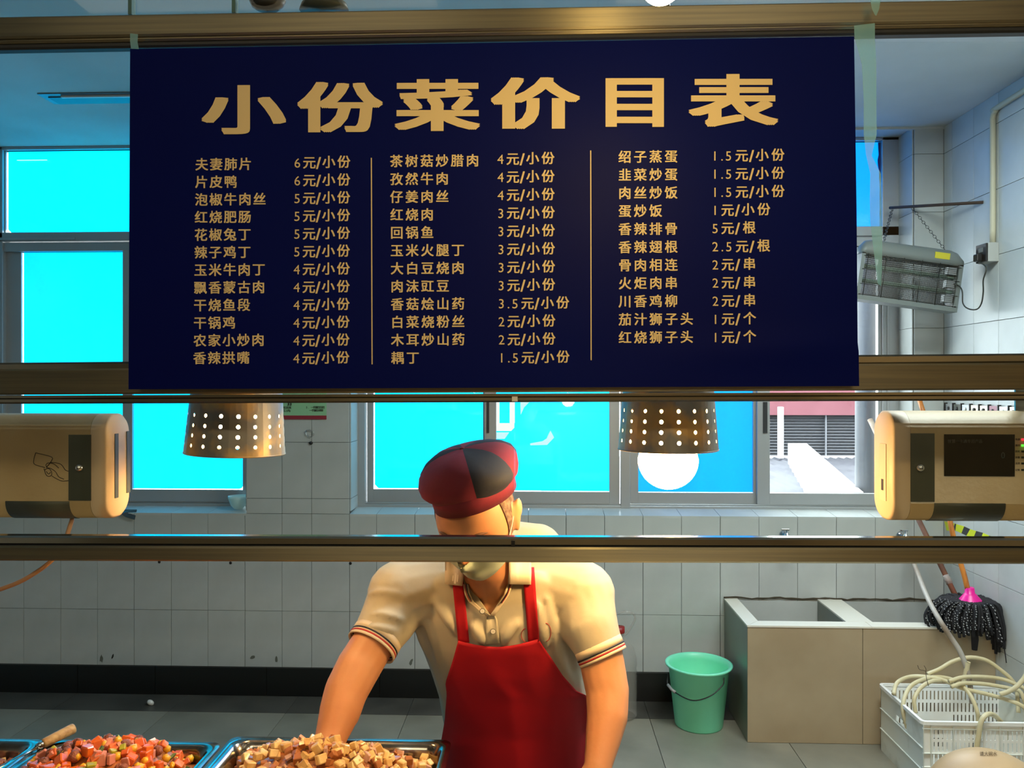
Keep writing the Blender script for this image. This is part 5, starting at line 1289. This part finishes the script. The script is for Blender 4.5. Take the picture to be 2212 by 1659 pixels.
def drape_patch(par, name, rows, off, m, nx=12, thick=.0025, bvs=(None,), wave=None, dfltY=None):
    # rows: list of (xL, yL, xR, yR)
    grid = []; last = None
    for j, (xa, ya, xb, yb) in enumerate(rows):
        row = []
        for i in range(nx + 1):
            s = i / nx; x = xa + (xb - xa) * s; y = ya + (yb - ya) * s
            p = drape(x, y, off + (wave(s, j / (len(rows) - 1)) if wave else 0), bvs)
            if p is None: p = P(x, y, (grid[-1][i].y + .004) if grid else (row[-1].y if row else 1.9))
            row.append(p)
        grid.append(row)
    # smooth the depth a little
    for _ in range(3):
        g2 = [[p.copy() for p in r] for r in grid]
        for j in range(len(grid)):
            for i in range(nx + 1):
                nb = [grid[a][b] for a, b in ((j - 1, i), (j + 1, i), (j, i - 1), (j, i + 1)) if 0 <= a < len(grid) and 0 <= b <= nx]
                d0 = (grid[j][i] - ORG).length; dm_ = sum((q - ORG).length for q in nb) / len(nb)
                g2[j][i] = ORG + (grid[j][i] - ORG).normalized() * min(d0, .5 * d0 + .5 * dm_)
        grid = g2
    vs = [p for r in grid for p in r]; n1 = len(vs); back = [ORG + (p - ORG) * (1 + thick / (p - ORG).length) for p in vs]; W_ = nx + 1; H_ = len(grid)
    fs = [(j * W_ + i, j * W_ + i + 1, (j + 1) * W_ + i + 1, (j + 1) * W_ + i) for j in range(H_ - 1) for i in range(nx)]
    fb = [tuple(n1 + k for k in reversed(f)) for f in fs]; bd = [i for i in range(W_)] + [j * W_ + nx for j in range(1, H_)] + [(H_ - 1) * W_ + i for i in range(nx - 1, -1, -1)] + [j * W_ for j in range(H_ - 2, 0, -1)]
    fe = [(bd[k], bd[(k + 1) % len(bd)], n1 + bd[(k + 1) % len(bd)], n1 + bd[k]) for k in range(len(bd))]
    mb = MB(); mb.add(vs + back, fs + fb, 0, True); mb.f += fe; mb.mi += [0] * len(fe); mb.sm += [False] * len(fe)
    return mb.obj(name, par, m)
# apron
ys_ = list(np.linspace(0, 1, 60)); rows = []
LX = ([1384, 1430, 1475, 1500, 1560, 1600, 1659, 1760, 1900], [990, 977, 962, 965, 960, 953, 948, 944, 940])
RXx = ([1380, 1400, 1420, 1460, 1494, 1504, 1560, 1659, 1760, 1900], [1163, 1176, 1190, 1216, 1247, 1272, 1272, 1272, 1272, 1270])
for q in ys_:
    y0 = 1384 + (1890 - 1384) * q; y1 = 1380 + (1890 - 1380) * q
    rows.append((interp(y0, *LX), y0, interp(y1, *RXx), y1))
def wave(s, t):
    top = max(0, 1 - t * 9); 
    return .004 * (1 + math.sin(s * 9 + t * 5)) * (.3 + t) + .010 * math.exp(-((s - .35 - .35 * t) / .09) ** 2) * min(1, t * 3)
apr = MB()
# top edge dips between the straps
def arow(r, q):
    return r
bvT = None
tb = MB(); rings = [ell(P(x, y, Y), w + .002, dp + .004, tilt=t) for x, y, Y, w, dp, t in TR_]
ext = [(1120, 1800, 2.09, .20, .15, 0), (1120, 1930, 2.06, .205, .16, 0)]
rings += [ell(P(x, y, Y), w, dp, tilt=t) for x, y, Y, w, dp, t in ext]
tb.loft(rings); tmpm = tb.mesh('t'); bmt = bmesh.new(); bmt.from_mesh(tmpm); bvT = BVHTree.FromBMesh(bmt); bmt.free()
gridrows = []
NXA = 40
class _: pass
def apron_rows():
    out = []
    for j, r in enumerate(rows):
        out.append(r)
    return out
# build as patch with dip: shift y of early rows in the middle
def drape_apron():
    grid = []; H_ = len(rows)
    for j, (xa, ya, xb, yb) in enumerate(rows):
        row = []
        for i in range(NXA + 1):
            s = i / NXA; x = xa + (xb - xa) * s; y = ya + (yb - ya) * s + 15 * math.sin(math.pi * s) * max(0, 1 - j / 12)
            p = drape(x, y, .007 + wave(s, j / (H_ - 1)), (bvS, bvT))
            if p is None: p = P(x, y, (grid[-1][i].y + .004) if grid else 1.85)
            row.append(p)
        grid.append(row)
    for _ in range(6):
        g2 = [[p.copy() for p in r] for r in grid]
        for j in range(H_):
            for i in range(NXA + 1):
                nb = [grid[a][b] for a, b in ((j - 1, i), (j + 1, i), (j, i - 1), (j, i + 1)) if 0 <= a < H_ and 0 <= b <= NXA]
                d0 = (grid[j][i] - ORG).length; dm_ = sum((q - ORG).length for q in nb) / len(nb)
                g2[j][i] = ORG + (grid[j][i] - ORG).normalized() * min(d0, .4 * d0 + .6 * dm_)
        grid = g2
    vs = [p for r in grid for p in r]; n1 = len(vs); back = [ORG + (p - ORG) * (1 + .003 / (p - ORG).length) for p in vs]; W_ = NXA + 1
    fs = [(j * W_ + i, j * W_ + i + 1, (j + 1) * W_ + i + 1, (j + 1) * W_ + i) for j in range(H_ - 1) for i in range(NXA)]
    bd = [i for i in range(W_)] + [j * W_ + NXA for j in range(1, H_)] + [(H_ - 1) * W_ + i for i in range(NXA - 1, -1, -1)] + [j * W_ for j in range(H_ - 2, 0, -1)]
    mb = MB(); mb.add(vs + back, fs + [tuple(n1 + k for k in reversed(f)) for f in fs], 0, True)
    fe = [(bd[k], bd[(k + 1) % len(bd)], n1 + bd[(k + 1) % len(bd)], n1 + bd[k]) for k in range(len(bd))]; mb.f += fe; mb.mi += [0] * len(fe); mb.sm += [False] * len(fe)
    return mb.obj('apron', person, M_apron)
apron = drape_apron()
def strap(xa, xb, ya, xc, xd, yb, name='strap'):
    rws = [(xa + (xc - xa) * q, ya + (yb - ya) * q, xb + (xd - xb) * q, ya + (yb - ya) * q) for q in [k / 16 for k in range(17)]]
    drape_patch(apron, name, rws, .006, M_apron, 4, .0025)
strap(974, 998, 1225, 990, 1014, 1388); strap(1128, 1154, 1225, 1141, 1165, 1386)
# collar
drape_patch(shirt, 'collar_flap', [(962, 1190, 1008, 1175), (961, 1210, 1006, 1205), (961, 1235, 1003, 1232), (961, 1262, 999, 1266)], .013, M_rib, 8, .003, (bvS, bvB))
drape_patch(shirt, 'collar_flap', [(1100, 1170, 1147, 1180), (1099, 1205, 1147, 1205), (1099, 1235, 1148, 1235), (1097, 1262, 1147, 1263)], .013, M_rib, 8, .003, (bvS, bvB))
# opened neck edges with thin stripes
for side, pts in ((0, [(1008, 1262), (1012, 1285), (1020, 1300), (1040, 1318), (1060, 1331)]), (1, [(1100, 1262), (1092, 1285), (1080, 1303), (1070, 1318), (1061, 1331)])):
    sg_ = 1 if side == 0 else -1
    rws = [(x - sg_ * 8, y, x + sg_ * 4, y) if sg_ > 0 else (x + sg_ * 4, y, x + 8, y) for x, y in pts]
    drape_patch(shirt, 'neck_facing', rws, .006, M_rib, 4, .002, (bvS, bvB))
    for dx, m in ((0, M_dark), (2.6, M_redS)):
        q = [drape(x - sg_ * (dx + 1) , y, .010, (bvS, bvB)) for x, y in [(a_.x, a_.y) for a_ in spline([(a, b, 0) for a, b in pts[:3]], 4)]]
        MB().tube([k for k in q if k], .0009, 6).obj('neck_stripe', shirt, m)
drape_patch(shirt, 'placket', [(1054, 1322, 1066, 1322), (1050, 1340, 1074, 1338), (1049, 1365, 1077, 1363), (1050, 1392, 1080, 1390)], .004, M_shirt, 5, .002)
for x, y in ((1042, 1320), (1065, 1364)):
    p = drape(x, y, .009)
    b_ = MB().lathe([(.001, .002), (.0035, .002), (.0052, .0026), (.0055, .001), (.0055, 0)], p, 18, Matrix.Rotation(math.pi / 2, 4, 'X')).obj('button', shirt, M_white)
    MB().tube([p + Vector((.0056 * math.cos(t), -.001, .0056 * math.sin(t))) for t in [2 * math.pi * k / 16 for k in range(17)]], .0008, 5, cap=False).obj('button_edge', b_, M_dark)
for cx, cy, rx_, ry_, a0, a1 in ((1136, 1372, 10, 14, 1.6, 4.9), (1178, 1366, 12, 20, -1.4, 1.5)):
    q = [drape(cx + rx_ * math.cos(t), cy - ry_ * math.sin(t), .002) for t in np.linspace(a0, a1, 12)]
    MB().tube([k for k in q if k], .0008, 5).obj('chest_emblem', shirt, M_redS)
# sleeve cuffs
def cuff(arm, ext=.0):
    a, ra = arm[1]; b, rb = arm[2]; a, b = Vector(a), Vector(b); d = (b - a).normalized()
    def rg(t, r): 
        s = d.cross(Vector((0, -1, 0))).normalized(); f = s.cross(d)
        return [b + d * t + (s * math.cos(k) + f * math.sin(k)) * r for k in [2 * math.pi * q / 40 for q in range(40)]]
    r = rb + .0035
    for t0, t1, m, dr in ((-.018, -.002, M_rib, 0), (-.002, .0015, M_dark, .0006), (.0015, .0045, M_rib, 0), (.0045, .0075, M_redS, .0006), (.0075, .014, M_rib, .0)):
        MB().loft([rg(t0, r + dr - .003), rg(t0, r + dr), rg(t1, r + dr), rg(t1, r + dr - .003), rg(t0, r + dr - .003)], cap=False).obj('cuff_band', shirt, m)
cuff(LA); cuff(RA)
# mask, ear loops, eyebrows, eyelids, hair
rings = headsurf(-1.42, -.20, -1.2, 1.2, 20, 28, .011)
for i, r in enumerate(rings):
    pl_ = .0018 * (1 if (i // 3) % 2 else 0)
    for k in range(len(r)): r[k] = r[k] - upv * .020 * (1 - i / 20) + fwd * (pl_ + .010 * math.exp(-((k - 14) / 4.0) ** 2) * math.exp(-((i - 11) / 7.0) ** 2))
m = MB(); vs = [v for r in rings for v in r]; n1 = len(vs); W_ = len(rings[0])
fs = [(j * W_ + i, j * W_ + i + 1, (j + 1) * W_ + i + 1, (j + 1) * W_ + i) for j in range(len(rings) - 1) for i in range(W_ - 1)]
m.add(vs + [HC + (v - HC) * .985 for v in vs], fs + [tuple(n1 + k for k in reversed(f)) for f in fs], 0, True)
mask = m.obj('face_mask', person, M_maskm)
for s in (-1, 1):
    MB().tube(spline([HL(*head_r((s * math.cos(-.3) * math.sin(1.1), math.cos(-.3) * math.cos(1.1), math.sin(-.3)), .008)), HL(s * .080, .012, -.01), HL(s * .087, -.010, .018), HL(s * .092, -.026, .022)], 5), .0014, 6).obj('ear_loop', mask, M_white)
for s in (-1, 1):
    pts = [HL(*head_r((lambda x_, z_: (x_, math.sqrt(max(0, 1 - x_ * x_ - z_ * z_)), z_))(s * u, zz_), .002)) for u, zz_ in ((.20, .165), (.33, .195), (.48, .205), (.62, .17))]
    MB().tube(spline(pts, 4), [.001, .002, .003, .0035, .0038, .004, .004, .0038, .0034, .003, .0024, .0018, .001], 8).obj('eyebrow', person, mat('dark_brow', rgb(104, 70, 46), .8))
    pts = [HL(*head_r((lambda x_, z_: (x_, math.sqrt(max(0, 1 - x_ * x_ - z_ * z_)), z_))(s * u, zz_), .0012)) for u, zz_ in ((.26, .0), (.39, -.035), (.54, .0))]
    MB().tube(spline(pts, 4), [.0013] * 9, 6).obj('eyelashes', person, M_black)
hm = MB()
for lo0, lo1 in ((1.27, 3.14), (3.14, 2 * math.pi - 1.27)):
    rr_ = headsurf(-.35, 1.0, lo0, lo1, 16, 24, .0022)
    vs = [v for r in rr_ for v in r]; W_ = len(rr_[0])
    hm.add(vs, [(j * W_ + i, j * W_ + i + 1, (j + 1) * W_ + i + 1, (j + 1) * W_ + i) for j in range(len(rr_) - 1) for i in range(W_ - 1)], 0, True)
hm.obj('hair', person, M_hair)
# cap: band + puffed panels
ct = -.13
Rc = Matrix.Rotation(-ct, 3, fwd); cr_, cu_ = Rc @ rgt, Rc @ upv; 
Rc2 = Matrix.Rotation(-.26, 3, cr_); cf_, cu_ = Rc2 @ fwd, Rc2 @ cu_
CO = HC + upv * .048 + rgt * .010 + Vector((0, .008, 0))
def CL(x, y, z): return CO + cr_ * x + cf_ * y + cu_ * z
caproot = link('cap', MB().loft([[CL(.0845 * k1 * math.sin(a), .1005 * k1 * math.cos(a), z) for a in [2 * math.pi * q / 64 for q in range(64)]] for z, k1 in ((.003, .97), (.0, 1.0), (.030, 1.02), (.033, 1.0))], cap=False).mesh('cap_band'), person, M_maroon)
prof = [(.026, .99), (.030, 1.03), (.036, 1.10), (.047, 1.165), (.061, 1.16), (.075, 1.08), (.087, .94), (.096, .76), (.102, .54), (.1055, .28), (.107, .02)]
cols = [M_maroon, M_navy, M_maroon, M_navy, M_maroon, M_navy, M_maroon, M_navy]
edges = [-1.22, .52, 1.42, 2.1, 2.9, 3.7, 4.2, 4.55, 2 * math.pi - 1.22]
rr = random.Random(2)
for k in range(8):
    a0, a1 = edges[k], edges[k + 1]; rings = []
    for z, s in prof:
        row = []
        for q in range(13):
            a = a0 + (a1 - a0) * q / 12; puff = 1 - .025 * (1 - math.sin(math.pi * q / 12) ** .5)
            wob = 1 + .028 * math.sin(a * 4 + z * 70) * min(1, (z - .026) * 60); zz_ = z + .003 * math.sin(a * 3 + 1) * min(1, s)
            row.append(CL(.0895 * s * puff * wob * math.sin(a), .101 * s * puff * wob * math.cos(a), zz_))
        rings.append(row)
    vs = [v for r in rings for v in r]; W_ = 13
    mb = MB(); mb.add(vs, [(j * W_ + i, j * W_ + i + 1, (j + 1) * W_ + i + 1, (j + 1) * W_ + i) for j in range(len(rings) - 1) for i in range(W_ - 1)], 0, True)
    mb.obj('cap_panel', caproot, cols[k])
MB().ball(CL(0, 0, .106), (.006, .006, .003), 10).obj('cap_button', caproot, M_maroon)
